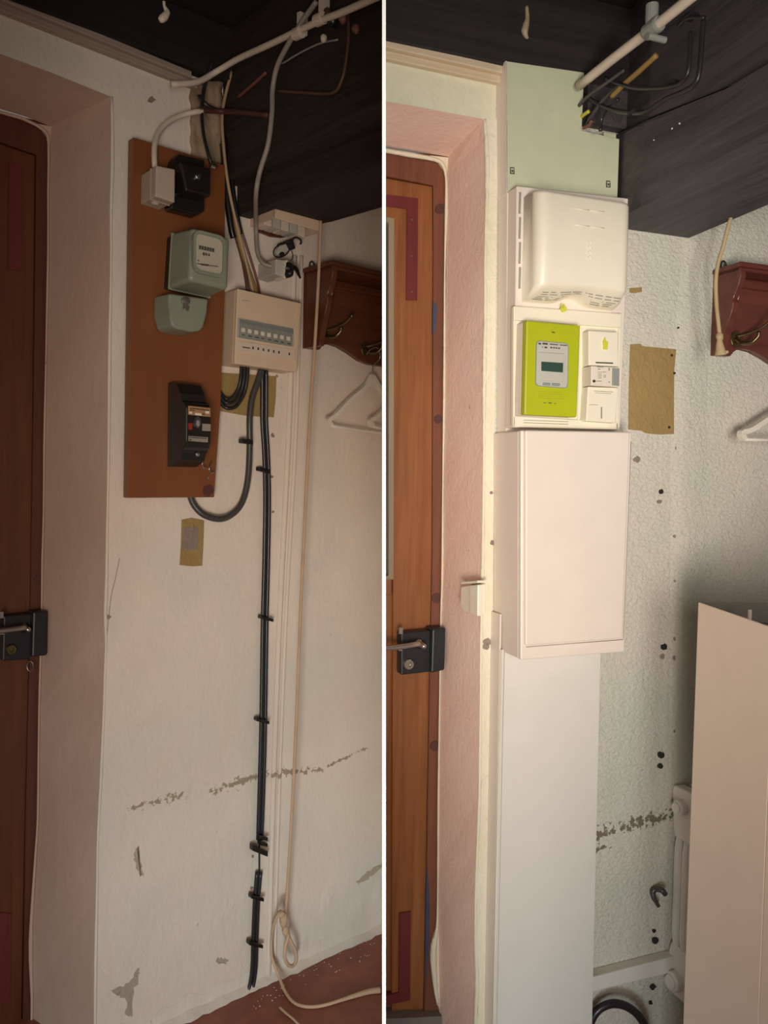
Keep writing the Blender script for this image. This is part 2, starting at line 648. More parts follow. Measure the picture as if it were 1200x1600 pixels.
for pts, m in [([(216, 1512), (219, 1522), (210, 1545), (207, 1588), (196, 1586), (198, 1562), (184, 1556), (172, 1548), (192, 1541), (206, 1532)], 'plaster_flaked'),
               ([(348, 1544), (366, 1552), (362, 1562), (338, 1570), (318, 1572), (330, 1560)], 'plaster_flaked'),
               ([(252, 1586), (266, 1590), (262, 1600), (244, 1602)], 'plaster_flaked'),
               ([(340, 1496), (356, 1500), (352, 1506), (338, 1504)], 'plaster_flaked'),
               ([(215, 1322), (219, 1346), (224, 1368), (220, 1370), (211, 1352), (209, 1330)], 'plaster_flaked'),
               ([(556, 1376), (575, 1362), (597, 1350), (597, 1356), (578, 1370), (560, 1382)], 'plaster_flaked')]:
    b = nb()
    pp(b, FL, ragged(pts), 0.0008, -0.001)
    obj('plaster_scar', b, m, wall_l)
for (cx, cy, rx_, ry_, sd) in [(512, 1402, 12, 26, 1), (560, 1420, 18, 34, 5), (590, 1395, 10, 24, 9), (540, 1450, 24, 16, 2), (470, 1480, 14, 22, 3)]:
    b = nb()
    g = 11
    grid = []
    for i in range(g):
        row = []
        for j in range(g):
            x_, y_ = i / (g - 1) * 2 - 1, j / (g - 1) * 2 - 1
            fall = max(0, 1 - x_ * x_) * max(0, 1 - y_ * y_)
            h = fall * (.002 + .006 * abs(noise.noise(Vector((x_ * 2.3, y_ * 2.3, sd)))))
            row.append(b.verts.new(FL.P(cx + x_ * rx_ + (y_ * -4), cy + y_ * ry_ - x_ * rx_ * .4, h - .0006)))
        grid.append(row)
    for i in range(g - 1):
        for j in range(g - 1):
            b.faces.new((grid[i][j], grid[i + 1][j], grid[i + 1][j + 1], grid[i][j + 1]))
    obj('plaster_lump', b, 'plaster_before', wall_l, smooth=True)
# hairline crack and chips at the corner
b = nb()
tube(b, T(FL, [(187, 872, 0), (180, 905, 0), (174, 930, 0), (170, 962, 0), (168, 985, 0), (165, 1010, 0)]), 0.0009, 5, 3)
obj('crack', b, 'grey_scar', wall_l)
for (x, y, r) in [(170, 964, 4), (426, 680, 3), (237, 156, 6), (425, 745, 2.5), (427, 800, 2), (395, 1338, 2), (393, 1388, 2.5), (433, 588, 2)]:
    b = nb()
    disc_px(b, FL, x, y, r, 0, 0.0012, 9, 0.4)
    obj('chip', b, 'grey_scar', wall_l)
# rough skirting of plaster crumbling onto the floor
b = nb()
pts = [(150, 1640), (240, 1612), (300, 1592), (345, 1584), (390, 1566), (420, 1552), (446, 1538), (500, 1516), (550, 1490), (597, 1462)]
wp = []
for x, y in pts:
    p = FL.P(x, y)
    p.z = 0
    wp.append(p)
wp = cat_rom(wp, 5)
A, Bq, Cq = [], [], []
for i, p in enumerate(wp):
    k = noise.noise(Vector((i * 0.37, 0, 0)))
    A.append(p + Vector((0, 0, 0.045 + 0.03 * k)) + FL.n * 0.0005)
    Bq.append(p + Vector((0, 0, 0.016 + 0.008 * k)) + FL.n * 0.006)
    Cq.append(p + FL.n * (0.022 + 0.022 * abs(k)) + Vector((0, 0, 0.0005)))
strip(b, A, Bq)
strip(b, Bq, Cq)
obj('plaster_toe', b, 'plaster_before', wall_l, smooth=True)

# ---- LEFT battens on top of wall
def batten(name, F, p, q, o1, o0, mat, ext=(-300, 0)):
    """p: two (px, py) of the upper edge, q: two of the lower edge, on the front face"""
    b = nb()
    pp(b, F, [p[0], p[1], q[1], q[0]], o1, o0, 0.002, 1)
    return obj(name, b, mat, F=F, kind='structure')


batten('trim_1', FL, ((-230, -108), (300, 111)), ((-230, -95), (300, 121)), 0.035, 0, 'grey_batten')
batten('trim_2', FL, ((-230, -92), (310, 127)), ((-230, -76), (310, 138)), 0.02, 0, 'grey_batten')

# ---- ceilings (dark boards) and joists running along the wall
def slab(F, a0, a1, o0, o1, b0, b1, name, mat, kind='structure', parent=None, label=None, cat=None, clip=True):
    b = nb()
    bx(b, F, a0, a1, b0, b1, o0, o1, 0.004, 1)
    return obj(name, b, mat, parent, F, label, cat, kind=kind, clip=clip)


def clip_right(b):
    bmesh.ops.bisect_plane(b, geom=b.verts[:] + b.edges[:] + b.faces[:], plane_co=EYE + PART_N * 0.0025,
                           plane_no=-PART_N, clear_outer=True)


b = nb()
bx(b, FL, -1.6, 2.2, 2.50, 2.53, -0.3, 2.6)
ceil_l = obj('ceiling_left', b, 'dark_ceiling', kind='structure')
for o0, o1, z0, z1 in [(-0.05, 0.04, FL.P(100, 30, .035).z - .003, 2.50), (0.42, 0.52, 2.40, 2.50), (0.9, 1.0, 2.40, 2.50), (1.4, 1.5, 2.40, 2.5)]:
    b = nb()
    bx(b, FL, -1.6, 2.2, z0, z1, o0, o1, 0.004, 1)
    obj('joist', b, 'dark_ceiling', ceil_l)

# ---- LEFT beam running out of the wall towards the viewer
aL0 = FL.L(370, 337)[0]
aL1 = FL.L(452, 368)[0]
zb = FL.P(370, 337).z
aLW = FL.L(347, 300)[0]
zw = FL.P(347, 285).z
UP = Vector((0, 0, 1))
zpl = lambda x, y, z: hit(x, y, Vector((0, 0, z)), UP)
root = thing('oak_beam', FL.w((aL0 + aL1) / 2, 0, zb), FL, 'blackened oak beam over the old breaker box, running out of the wall', 'beam')
b = nb()
f0 = FL.P(452, 366)
f0.z = zb
low = [FL.w(aL0, -.02, zb), FL.w(aL0, 0, zb), zpl(480, 298.5, zb), zpl(612, 250.5, zb), zpl(612, 321, zb), zpl(520, 347.5, zb), f0, f0 - FL.n * .02]
extr(b, low, Vector((0, 0, 2.50 - zb)), .006, 2)
obj('lower_timber', b, 'dark_timber_before', root)
b = nb()
bx(b, FL, aLW, aL1 - .02, zw, 2.50, -0.02, 1.5, 0.006, 2)
obj('upper_timber', b, 'dark_timber_before', root)


def beam_plane(F, a):
    return F.w(a, 0, 0), -F.u


def PB(F, a, px, py, off=0.0):
    p0, nn = beam_plane(F, a)
    return hit(px, py, p0 + nn * off, nn)


# ---- RIGHT wall with its door opening
DR = -0.20
jr = [(756, 186), (758, 215), (760, 260), (759, 320), (757, 400), (757, 500), (755, 600), (755, 700), (754, 800), (753, 870),
      (751, 960), (750, 1060), (749, 1150), (748, 1240), (745, 1320), (742, 1400), (742, 1480), (744, 1540), (741, 1610), (740, 1760)]
ir = [(700, 245), (698, 275), (698, 330), (697, 400), (696, 500), (695, 600), (694, 700), (693, 800), (692, 870), (690, 950),
      (689, 1040), (688, 1110), (686, 1200), (685, 1280), (685, 1360), (685, 1440), (685, 1500), (686, 1540), (686, 1610), (686, 1780)]
lr = [(600, 158), (650, 166), (700, 176), (756, 186)]
lrb = [(600, 228), (630, 233), (665, 239), (700, 245)]
topr = 2.36
b = nb()
jw = [FR.P(x, y) for x, y in jr]
a_r = 1.6
ajr = FR.L(756, 186)[0]
poly(b, jw + [FR.w(a_r, 0, -0.02), FR.w(a_r, 0, topr), FR.w(ajr, 0, topr)])
wall_r = obj('wall_right', b, 'plaster_after', F=FR, kind='structure', M=FR.M, norm=False)
b = nb()
poly(b, [FR.P(x, y, 0.0005) for x, y in lr] + [FR.w(FR.L(776, 100)[0], 0.0005, FR.P(776, 205).z), FR.w(FR.L(776, 100)[0], 0.0005, topr), FR.w(FR.L(600, 100)[0], 0.0005, topr)])
obj('lintel_face', b, 'lintel_after', wall_r, FR, norm=False)
b = nb()
tube(b, [FR.P(x + 1.5, y, -.001) for x, y in jr], [.0030, .006, .003, .005, .003, .005, .0028, .004, .003, .0055, .003], 6, 3)
obj('corner_bead', b, 'filler', wall_r, FR, smooth=True)
# cream strip of filler between the reveal and the trunking
b = nb()
strip(b, [FR.P(x, y, 0.001) for x, y in jr], [FR.P(778 - (y - 186) * 0.011, y, 0.001) for x, y in jr])
obj('filler_strip', b, 'filler', wall_r, FR)
b = nb()
strip(b, jw, [FR.P(x, y, DR) for x, y in ir])
obj('reveal', b, 'reveal_after', wall_r, FR)
b = nb()
strip(b, [FR.P(*p) for p in lr], [FR.P(x, y, DR) for x, y in lrb])
obj('lintel_soffit', b, 'reveal_after', wall_r, FR)
b = nb()
pts = [(600, 235), (640, 242), (678, 249), (692, 258), (697, 280), (697, 330), (695, 420), (694, 600), (692, 760), (691, 900), (689, 960), (687, 1100), (685, 1240), (684, 1400),
       (683, 1450), (678, 1475), (677, 1500), (680, 1540), (684, 1570)]
rad = [.005, .006, .005, .005, .003, .004, .002, .003, .002, .003, .002, .002, .0025, .002, .004, .008, .009, .006, .003]
tube(b, [FR.P(x, y, DR + 0.002) for x, y in pts], rad, 6, 3)
obj('paint_bead', b, 'filler', wall_r, FR, smooth=True)
b = nb()
pp(b, FR, [(672, 243), (702, 246), (699, 285), (696, 268), (684, 252)], DR + .001, DR - .004)
obj('corner_filler', b, 'filler', wall_r, FR)
b = nb()
pp(b, FR, [(684, 1450), (688, 1452), (688, 1585), (683, 1560), (679, 1530), (676, 1500), (676, 1470), (680, 1458)], DR + .002, DR - .004)
obj('loose_plaster', b, 'filler', wall_r, FR)
b = nb()
pp(b, FR, [(985, 538), (1000, 537), (1004, 541), (1059, 546), (1060, 555), (1067, 558), (1066, 566), (1062, 570), (1060, 620), (1057, 678), (1030, 679), (1010, 677), (1002, 673), (982, 671), (983, 600)], 0.0015, 0)
obj('bare_patch', b, 'bare_patch', wall_r, FR)
b = nb()
pp(b, FR, [(984, 450), (1003, 449), (1003, 456), (992, 458), (984, 457)], 0.0015, 0)
obj('bare_patch', b, 'bare_patch', wall_r, FR)
for (x, y, r, m) in [(1033, 768, 4, 'hole_dark'), (1031, 784, 3.5, 'grey_scar'), (1037.5, 1011, 5, 'hole_dark'), (1035, 1026, 4, 'grey_scar'),
                     (1033, 1180, 5, 'hole_dark'), (1032, 1197, 4, 'hole_dark'), (1022, 1455, 3, 'hole_dark'), (1024, 1470, 5.2, 'hole_dark'),
                     (1020, 1542, 5, 'hole_dark'), (1017, 1567, 3, 'hole_dark'), (1050, 555, 2, 'hole_dark'), (1054, 583, 2, 'hole_dark'), (1046, 668, 2.2, 'hole_dark'),
                     (1060, 512, 1.6, 'hole_dark'), (1055, 998, 3, 'grey_scar'), (1055, 1028, 4, 'grey_scar'), (1057, 1143, 4, 'grey_scar'),
                     (1057, 1200, 2.4, 'grey_scar'), (1058, 1090, 2.5, 'grey_scar'), (1055, 908, 2.2, 'grey_scar'), (1054, 838, 2.5, 'grey_scar'), (1057, 700, 2.5, 'grey_scar'),
                     (770, 848, 4, 'grey_scar'), (761, 1003, 6, 'grey_scar'), (759, 1010, 5, 'grey_scar'), (768, 770, 2.5, 'grey_scar'), (1060, 1222, 2.2, 'hole_dark'), (995, 718, 5, 'grey_scar')]:
    b = nb()
    disc_px(b, FR, x, y, r, 0.0012, 0.0014, 10, 0.22)
    obj('drill_hole' if m == 'hole_dark' else 'chip', b, m, wall_r, FR)
for (y0, y1, w) in [(975, 1008, 3), (1090, 1125, 2)]:
    b = nb()
    pp(b, FR, [(1054, y0), (1056 + w * .4, y0 + 6), (1055 + w, (y0 + y1) / 2), (1056, y1), (1053, y1 - 8), (1053.5, y0 + 10)], 0.0016, 0)
    obj('chip', b, 'grey_scar', wall_r, FR)
# rounded swelling of plaster where the wall turns into the next bay
b = nb()
A = [FR.P(1040 + (8 * math.sin(y * 0.013)), y, 0) for y in range(378, 1760, 30)]
for ox, off in ((0, 0.0), (12, 0.008), (22, 0.010), (34, 0.006), (60, 0.0)):
    pass
rows = []
for ox, off in ((-14, -0.002), (0, 0.002), (10, 0.005), (20, 0.005), (34, 0.003), (62, -0.002)):
    rows.append([b.verts.new(FR.P(1074 - min(18, max(0, (y - 380)) * 0.09) - (y - 380) * 0.004 + ox, y, off)) for y in range(374, 1740, 34)])
for A, Bq in zip(rows, rows[1:]):
    for i in range(len(A) - 1):
        b.faces.new((A[i], A[i + 1], Bq[i + 1], Bq[i]))
obj('plaster_ridge', b, 'plaster_after', wall_r, FR, smooth=True)

# ---- RIGHT battens, ceiling, joists, beam
def batten_r(name, p, q, o1, o0, mat):
    b = nb()
    pp(b, FR, [p[0], p[1], q[1], q[0]], o1, o0, 0.002, 1)
    clip_right(b)
    return obj(name, b, mat, F=FR, kind='structure')


batten_r('trim_3', ((590, 57), (786, 102)), ((590, 70), (786, 114)), 0.03, 0, 'pale_batten')
batten_r('trim_4', ((590, 75), (786, 118)), ((590, 88), (786, 130)), 0.016, 0, 'pale_batten')
b = nb()
bx(b, FR, -1.2, 1.7, 2.46, 2.49, -0.3, 2.4)
clip_right(b)
ceil_r = obj('ceiling_right', b, 'dark_ceiling', F=FR, kind='structure')
for o0, o1, z0, z1, m in [(-0.05, 0.034, FR.P(690, 80, .03).z - .003, 2.46, 'joist_after'), (0.22, 0.34, 2.37, 2.46, 'dark_ceiling'), (0.7, 0.8, 2.36, 2.46, 'dark_ceiling'), (1.2, 1.3, 2.36, 2.46, 'dark_ceiling')]:
    b = nb()
    bx(b, FR, -1.2, 1.7, z0, z1, o0, o1, 0.004, 1)
    clip_right(b)
    obj('joist', b, m, ceil_r, FR)

aR0 = FR.L(905, 346)[0]
aR1 = FR.L(1076, 372)[0]
zr = FR.P(1076, 372).z
root = thing('oak_beam', FR.w((aR0 + aR1) / 2, 0, zr), FR, 'charcoal painted double oak beam above the lime meter, carrying black cables', 'beam')
n0 = FR.P(957, 352)
f0 = FR.P(1076, 372)
f0.z = n0.z = zr
bdir = (zpl(1215, 214, zr) - zpl(1062, 293, zr)).normalized()
n3, f3 = zpl(1215, 214, zr) + bdir * 1.1, zpl(1215, 313.5, zr) + bdir * 1.0
low = [n0 - FR.n * .02, n0, zpl(1000, 322, zr), zpl(1062, 293, zr), zpl(1130, 258, zr), zpl(1215, 214, zr), n3, f3, zpl(1215, 313.5, zr), f0, f0 - FR.n * .02]
high = []
for p in low:
    o = (p - FR.p0).dot(FR.n)
    q = p.copy()
    q.z = 2.185 - .165 * min(o, .62)
    high.append(q)
b = nb()
extr(b, low, None, .008, 2, high)
obj('lower_timber', b, 'dark_timber_after', root, FR)
b = nb()
aR0 = FR.L(904, 300)[0] - .012
bx(b, FR, aR0 + 0.012, aR1 - .03, 2.195, 2.46, -0.02, .03, 0.004, 1)
obj('upper_timber', b, 'dark_timber_after', root, FR)
b = nb()
top2 = []
inn = [p + FR.u * .016 for p in low[1:7]] + [p - FR.u * .03 for p in low[7:10]]
lo2 = []
for p in inn:
    o = (p - FR.p0).dot(FR.n)
    q = p.copy()
    q.z = 2.185 - .165 * min(o, .62) + .010
    lo2.append(q)
    q = p.copy()
    q.z = 2.46
    top2.append(q)
extr(b, lo2, None, .004, 1, top2)
obj('upper_timber', b, 'dark_timber_after', root, FR)
aR0 = FR.L(925, 300)[0] - .03
for x, y, r in [(1050, 201, 1.6), (1062, 193, 1.8), (1022, 219, 1.3)]:
    b = nb()
    c = hit(x, y, (low[2] + low[3]) / 2, -FR.u)
    blob(b, c, .002, .0016 * r, .0012 * r, FR, .5, x, 1)
    obj('paint_fleck', b, 'crumbs', root, FR)

# ================================================================== DOORS
def lock_parts(F, door, D, plate, keeper, lever, cyl, ring=None):
    b = nb()
    pp(b, F, plate, D + 0.030, D, 0.003, 2)
    lk = obj('rim_lock', b, 'dark_steel', door, F, label='black steel rim lock')
    b = nb()
    pp(b, F, keeper, D + 0.045, D, 0.004, 2)
    obj('keeper', b, 'dark_steel', door, F)
    x, y = lever[-1]
    b = nb()
    lathe(b, F.P(x, y, D + 0.03), F.n, [(0, .012), (.004, .012), (.006, .008), (.03, .007), (.034, .004)], 14)
    p = [F.P(x, y, D + 0.03), F.P(x, y, D + 0.055), F.P(x - 4, y + .5, D + 0.064)] + [F.P(qx, qy, D + 0.064) for qx, qy in lever[::-1][1:]]
    tube(b, p, 0.0065, 10, 5)
    if F is FR:
        clip_right(b)
    obj('lever', b, 'steel', lk, F, label='polished lever handle', smooth=True)
    b = nb()
    x, y = cyl
    lathe(b, F.P(x, y, D + 0.028), F.n, [(0, .0125), (.010, .0125), (.012, .011), (.012, .006), (.008, .005)], 16)
    obj('cylinder', b, 'brass' if F is FL else 'steel', lk, F, label='round key cylinder')
    b = nb()
    for dy in (-0.02, 0.02):
        bx(b, F, F.L(plate[1][0] - 4, plate[1][1])[0], F.L(plate[1][0] + 2, plate[1][1])[0], F.L(*plate[1])[1] - 0.06 + dy, F.L(*plate[1])[1] - 0.045 + dy, D + .028, D + .034)
    obj('bolt', b, 'steel', lk, F)
    return lk


# left door
d = thing('door_1', FL.w(FL.L(0, 900, DL)[0], DL, 0), FL, kind='structure')
aO = -0.45
b = nb()
pp(b, FL, [(-240, 105), (0, 176), (70, 192), (88, 190), (84, 300), (74, 760), (62, 1300), (56, 1800), (34, 1800), (40, 1300), (48, 950), (53, 600), (58, 241), (0, 222), (-240, 155)], DL - 0.004, DL - 0.06, 0.002, 1)
obj('frame', b, 'frame_wood_before', d)
b = nb()
pp(b, FL, [(-240, 160), (0, 225), (56, 242.5), (51, 600), (46, 950), (38, 1300), (31, 1800), (-240, 1800)], DL - 0.012, DL - 0.06, 0.003, 1)
obj('leaf', b, 'door_wood_before', d)
b = nb()
pp(b, FL, [(14, 252), (35, 258), (34, 424), (13, 420)], DL - 0.009, DL - 0.02)
obj('red_strip', b, 'red_paint', d)
b = nb()
pp(b, FL, [(-3, 1425), (18, 1428), (15, 1570), (-6, 1566)], DL - 0.009, DL - 0.02)
obj('red_strip', b, 'red_paint', d)
for (x, y) in [(67, 273), (60, 905), (60, 1145)]:
    b = nb()
    disc_px(b, FL, x, y, 6, DL - 0.005, 0.003, 12, 0.08)
    obj('peg', b, 'peg_dark', d)
lk = lock_parts(FL, d, DL - 0.006, [(6, 963), (50, 959), (48, 1030), (4, 1033)], [(52, 956), (75, 955), (74, 1024), (50, 1027)], [(-60, 992), (0, 986), (38, 981)], (16, 1014))
b = nb()
tube(b, [FL.P(47 + 5 * math.cos(t), 1041 + 8 * math.sin(t), DL + 0.02 + 0.004 * math.sin(t)) for t in [i * 2 * math.pi / 12 for i in range(12)]], 0.0012, 6, 0, closed=True)
obj('key_ring', b, 'steel', lk, smooth=True)

# right door
d = thing('door_2', FR.w(FR.L(640, 900, DR)[0], DR, 0), FR, kind='structure')
def pr(pts, o1, o0, bev=0.0, seg=1):
    b = nb()
    pp(b, FR, pts, o1, o0, bev, seg)
    clip_right(b)
    return b


obj('frame', pr([(560, 231), (604, 238), (700, 240), (706, 246), (701, 500), (697, 900), (691, 1300), (690, 1800), (660, 1800), (668.5, 1270), (672, 1050), (676, 860), (677.5, 400), (678, 289), (604, 275), (560, 267)], DR - 0.004, DR - 0.06, 0.002), 'frame_wood_after', d, FR)
obj('leaf', pr([(617, 340), (612, 1800), (657, 1800), (667, 1270), (670.5, 1050), (674, 860), (675.5, 400), (676, 291), (560, 270), (560, 340)], DR - 0.012, DR - 0.06, 0.002), 'door_wood_after', d, FR)
obj('panel', pr([(560, 900), (616, 900), (613, 1800), (560, 1800)], DR - 0.026, DR - 0.05), 'door_wood_after', d, FR)
obj('glazing_bead', pr([(604, 338), (617, 340), (616, 906), (603, 906), (603, 900), (608.5, 900), (608.5, 348), (604, 347)], DR - 0.010, DR - 0.05, 0.002), 'bead_wood', d, FR)
obj('pane', pr([(560, 330), (609, 340), (608, 905), (560, 905)], DR - 0.030, DR - 0.034), 'door_glass', d, FR)
obj('mid_rail', pr([(560, 893), (612, 900), (612, 930), (560, 930)], DR - 0.012, DR - 0.05, 0.002), 'door_wood_after', d, FR)
obj('red_strip', pr([(560, 297), (604, 304), (653.5, 310), (652, 469), (635, 469), (636, 326), (604, 322), (560, 316)], DR - 0.008, DR - 0.02), 'red_paint', d, FR)
obj('red_strip', pr([(624, 1427), (642, 1424), (641, 1563), (604, 1571), (560, 1575), (560, 1560), (604, 1556), (623, 1551)], DR - 0.008, DR - 0.02), 'red_paint', d, FR)
for (x, y) in [(644, 343), (643.5, 400), (643.5, 456)]:
    b = nb()
    lathe(b, FR.P(x, y, DR - 0.008), FR.n, [(0, .003), (.0015, .002)], 10)
    obj('screw', b, 'steel', d, FR)
obj('blue_smear', pr([(677, 470), (683, 478), (682, 500), (680, 520), (676.5, 520)], DR - 0.003, DR - 0.01), 'blue_paint', d, FR)
obj('blue_smear', pr([(668, 1350), (671, 1400), (671, 1470), (668, 1510), (665, 1560), (665.5, 1400)], DR - 0.003, DR - 0.01), 'blue_paint', d, FR)
for (x, y, r) in [(688, 326, 8), (685, 655, 7), (683, 935, 8), (680, 1166, 8)]:
    b = nb()
    disc_px(b, FR, x, y, r, DR - 0.005, 0.003, 12, 0.07)
    obj('peg', b, 'peg_dark', d, FR)
lock_parts(FR, d, DR - 0.006, [(627, 989), (673, 985), (672, 1050), (627, 1055)], [(676, 983), (697, 981), (695, 1047), (674, 1052)], [(560, 1015), (604, 1013), (630, 1010), (655, 1006)], (637, 1037))
b = nb()
pp(b, FR, [(560, 1590), (604, 1592), (690, 1588), (692, 1690), (560, 1690)], DR + 0.02, DR - 0.05)
clip_right(b)
obj('door_sill', b, 'threshold_grey', d, FR)

# ================================================================== LEFT ROOM: electrics
# meter board
TB = 0.046
root = obj('meter_board', pp(nb(), FL, [(208, 214), (352, 258), (351, 455), (344, 640), (335, 777), (200, 778)], TB, 0.019, 0.0015, 1), 'board_wood',
           label='tall brown varnished board carrying the old green meter', cat='board')
for y in (270, 720):
    b = nb()
    pp(b, FL, [(222, y), (330, y + 14), (330, y + 34), (222, y + 20)], .0185, 0)
    obj('batten', b, 'frame_wood_before', root)
b = nb()
disc_px(b, FL, 326, 766, 8, TB, 0.0008, 12, 0.25, 11)
obj('stain', b, 'peg_dark', root)

# junction box with its conduit
oj = FL.off_for(FL.L(220, 285, TB)[0], FL.L(220, 285, TB)[1], 244)
q = [(244.5, 259), (273.5, 265), (273, 316), (243.5, 306)]
root = thing('junction_box', FL.P(256, 311, TB), FL, 'square cream junction box at the top left of the brown board', 'junction box')
om = TB + (oj - TB) * 0.62
def shifted(F, quad, o_from, o1, o0, bev, grow=0.0):
    """prism with the outline of quad (pixels at offset o_from) placed between o0 and o1"""
    pts = [F.P(x, y, o_from) for x, y in quad]
    c = sum(pts, Vector()) / len(pts)
    pts = [c + (p - c) * (1 + grow) - F.n * (o_from - o1) for p in pts]
    return extr(nb(), pts, -F.n * (o1 - o0), bev, 2)


obj('body', shifted(FL, q, oj, om, TB, 0.002), 'taupe_plastic', root)
obj('lid', shifted(FL, q, oj, oj, om + 0.003, 0.003, 0.03), 'taupe_plastic', root)
obj('lid_rim', shifted(FL, q, oj, om + 0.004, om - 0.001, 0.001, 0.05), 'taupe_plastic', root)
b = nb()
lathe(b, FL.P(243, 318, om - 0.01), Vector((0, 0, -1)), [(-0.012, .010), (0, .010), (.004, .006)], 12)
obj('knockout', b, 'taupe_plastic', root)
cable('conduit', FL, [(242, 262, 0.07), (241, 245, 0.07), (242, 225, 0.06), (249, 205, 0.045), (265, 189, 0.04), (285, 180, 0.04), (305, 175, 0.05), (316, 174, 0.05)], 4.3, 'conduit_cream',
      'curved cream conduit entering the square junction box from above', 'conduit')

# black fuse box
root = thing('fuse_box', FL.P(295, 335, TB), FL, 'black bakelite fuse box beside the cream junction box', 'fuse box')
obj('base', pp(nb(), FL, [(272, 248), (279, 240), (320, 250), (320, 330), (308, 337), (268, 326), (266, 318)], TB + 0.035, TB, 0.004), 'black_bakelite', root)
obj('cover', pp(nb(), FL, [(281, 252), (330, 263), (329, 308), (290, 298)], TB + 0.085, TB + 0.03, 0.005), 'black_bakelite', root)
b = nb()
lathe(b, FL.P(308, 276, TB + 0.085), FL.n, [(0, .007), (.005, .007), (.006, .005), (.014, .004)], 12)
obj('screw', b, 'steel', root)
b = nb()
lathe(b, FL.P(331, 259, TB + 0.06), FL.u, [(-.004, .006), (.008, .006), (.012, .004)], 10)
obj('gland', b, 'steel', root)

# old meter
fq = [(301, 355), (360, 372), (357, 452), (296, 438)]
a_, b_ = FL.L(262, 400, TB)
om = TB + 0.125
root = thing('electricity_meter', FL.P(310, 460, TB), FL, 'grey-green old electricity meter with a glazed dial on the brown board', 'meter')
obj('back_plate', shifted(FL, fq, om, TB + 0.03, TB, 0.003, 0.03), 'black_bakelite', root)
front = [FL.P(x, y, om) for x, y in fq]
c = sum(front, Vector()) / 4
back = [c + (p - c) * 1.10 - FL.n * 0.095 for p in front]
body = obj('case', extr(nb(), front, None, 0.010, 4, back), 'meter_green', root, smooth=False)
b = nb()
rimb = [c + (p - c) * 1.115 - FL.n * 0.090 for p in front]
extr(b, rimb, -FL.n * 0.006, 0.002, 1)
obj('case_rim', b, 'meter_green', root)
wq = [(306.5, 363), (350, 374), (349, 430), (306, 421)]
# raised window surround
def ring_px(F, quad, k, o1, o0, rnd=0.25, seg=5):
    pts = [F.P(x, y, o1) for x, y in quad]
    c = sum(pts, Vector()) / 4
    def rounded(P):
        out = []
        n = len(P)
        for i in range(n):
            p, q, s = P[i - 1], P[i], P[(i + 1) % n]
            r = rnd * min((p - q).length, (s - q).length)
            A = q + (p - q).normalized() * r
            Bq = q + (s - q).normalized() * r
            for j in range(seg + 1):
                t = j / seg
                out.append(A * (1 - t) ** 2 + q * 2 * t * (1 - t) + Bq * t * t)
        return out
    O = rounded([c + (p - c) * k for p in pts])
    I = rounded(pts)
    b = nb()
    n = len(O)
    vs = [[b.verts.new(p) for p in O], [b.verts.new(p) for p in I],
          [b.verts.new(p - F.n * (o1 - o0)) for p in I], [b.verts.new(p - F.n * (o1 - o0)) for p in O]]
    for A, Bq in ((0, 1), (1, 2), (2, 3), (3, 0)):
        for i in range(n):
            j = (i + 1) % n
            b.faces.new((vs[A][i], vs[A][j], vs[Bq][j], vs[Bq][i]))
    return b, I


rb, inner = ring_px(FL, wq, 1.17, om + 0.008, om - 0.006)
win = obj('window_surround', rb, 'meter_green', root)
b = nb()
extr(b, [p - FL.n * 0.0065 for p in inner], -FL.n * 0.0012)
obj('dial_plate', b, 'meter_plate', root)
b = nb()
extr(b, [p - FL.n * 0.0010 for p in inner], -FL.n * 0.0006)
obj('pane', b, 'meter_glass', win)


def marks(F, quads, off, mat, parent, name='printed_marks', th=0.0008):
    b = nb()
    for x0, y0, x1, y1, sl in quads:
        pp(b, F, [(x0, y0), (x1, y0 + sl * (x1 - x0)), (x1, y1 + sl * (x1 - x0)), (x0, y1)], off + th, off)
    return obj(name, b, mat, parent, F, kind='stuff' if len(quads) > 1 else None)


o_ = om + 0.0016
marks(FL, [(311 + 4.1 * i, 383 + 0.9 * i, 314.4 + 4.1 * i, 389 + 0.9 * i, 0.2) for i in range(6)], o_, 'printed_ink', root, 'register')
marks(FL, [(317, 394, 320, 399, 0.2), (321, 395, 324, 399, 0.2), (325.5, 396, 328, 400, .2), (309, 406, 311, 408, .2)], o_, 'printed_ink', root)
marks(FL, [(308, 411, 314, 412.4, .15), (314, 411.5, 326, 414.5, .12), (326, 414, 341, 415.2, .12)], o_, 'printed_ink', root, 'disc_slot')
tq = [(264, 458), (326, 467), (324, 490), (318, 512), (312, 517), (300, 518.5), (276, 514), (268, 508), (265, 490)]
front = [FL.P(x, y, TB + 0.075) for x, y in tq]
c = sum(front, Vector()) / len(front)
back = [c + (p - c) * 1.06 - FL.n * 0.073 for p in front]
tcv = obj('terminal_cover', extr(nb(), front, None, 0.006, 3, back), 'meter_green', root)
b = nb()
o = TB + 0.076
tube(b, [FL.P(290 + 7 * math.cos(t), 470 + 6 * math.sin(t), o) for t in [i * 2 * math.pi / 16 for i in range(16)]], 0.0010, 6, 0, closed=True)
lathe(b, FL.P(290, 470, o), FL.n, [(0, .008), (.003, .008), (.004, .004)], 14)
pp(b, FL, [(287, 474), (292, 475), (291, 481), (286, 483)], o + 0.003, o)
pp(b, FL, [(291, 475), (296, 478), (295, 486), (291, 485)], o + 0.004, o + .001)
obj('seal', b, 'steel', tcv, label='metal wire seal')

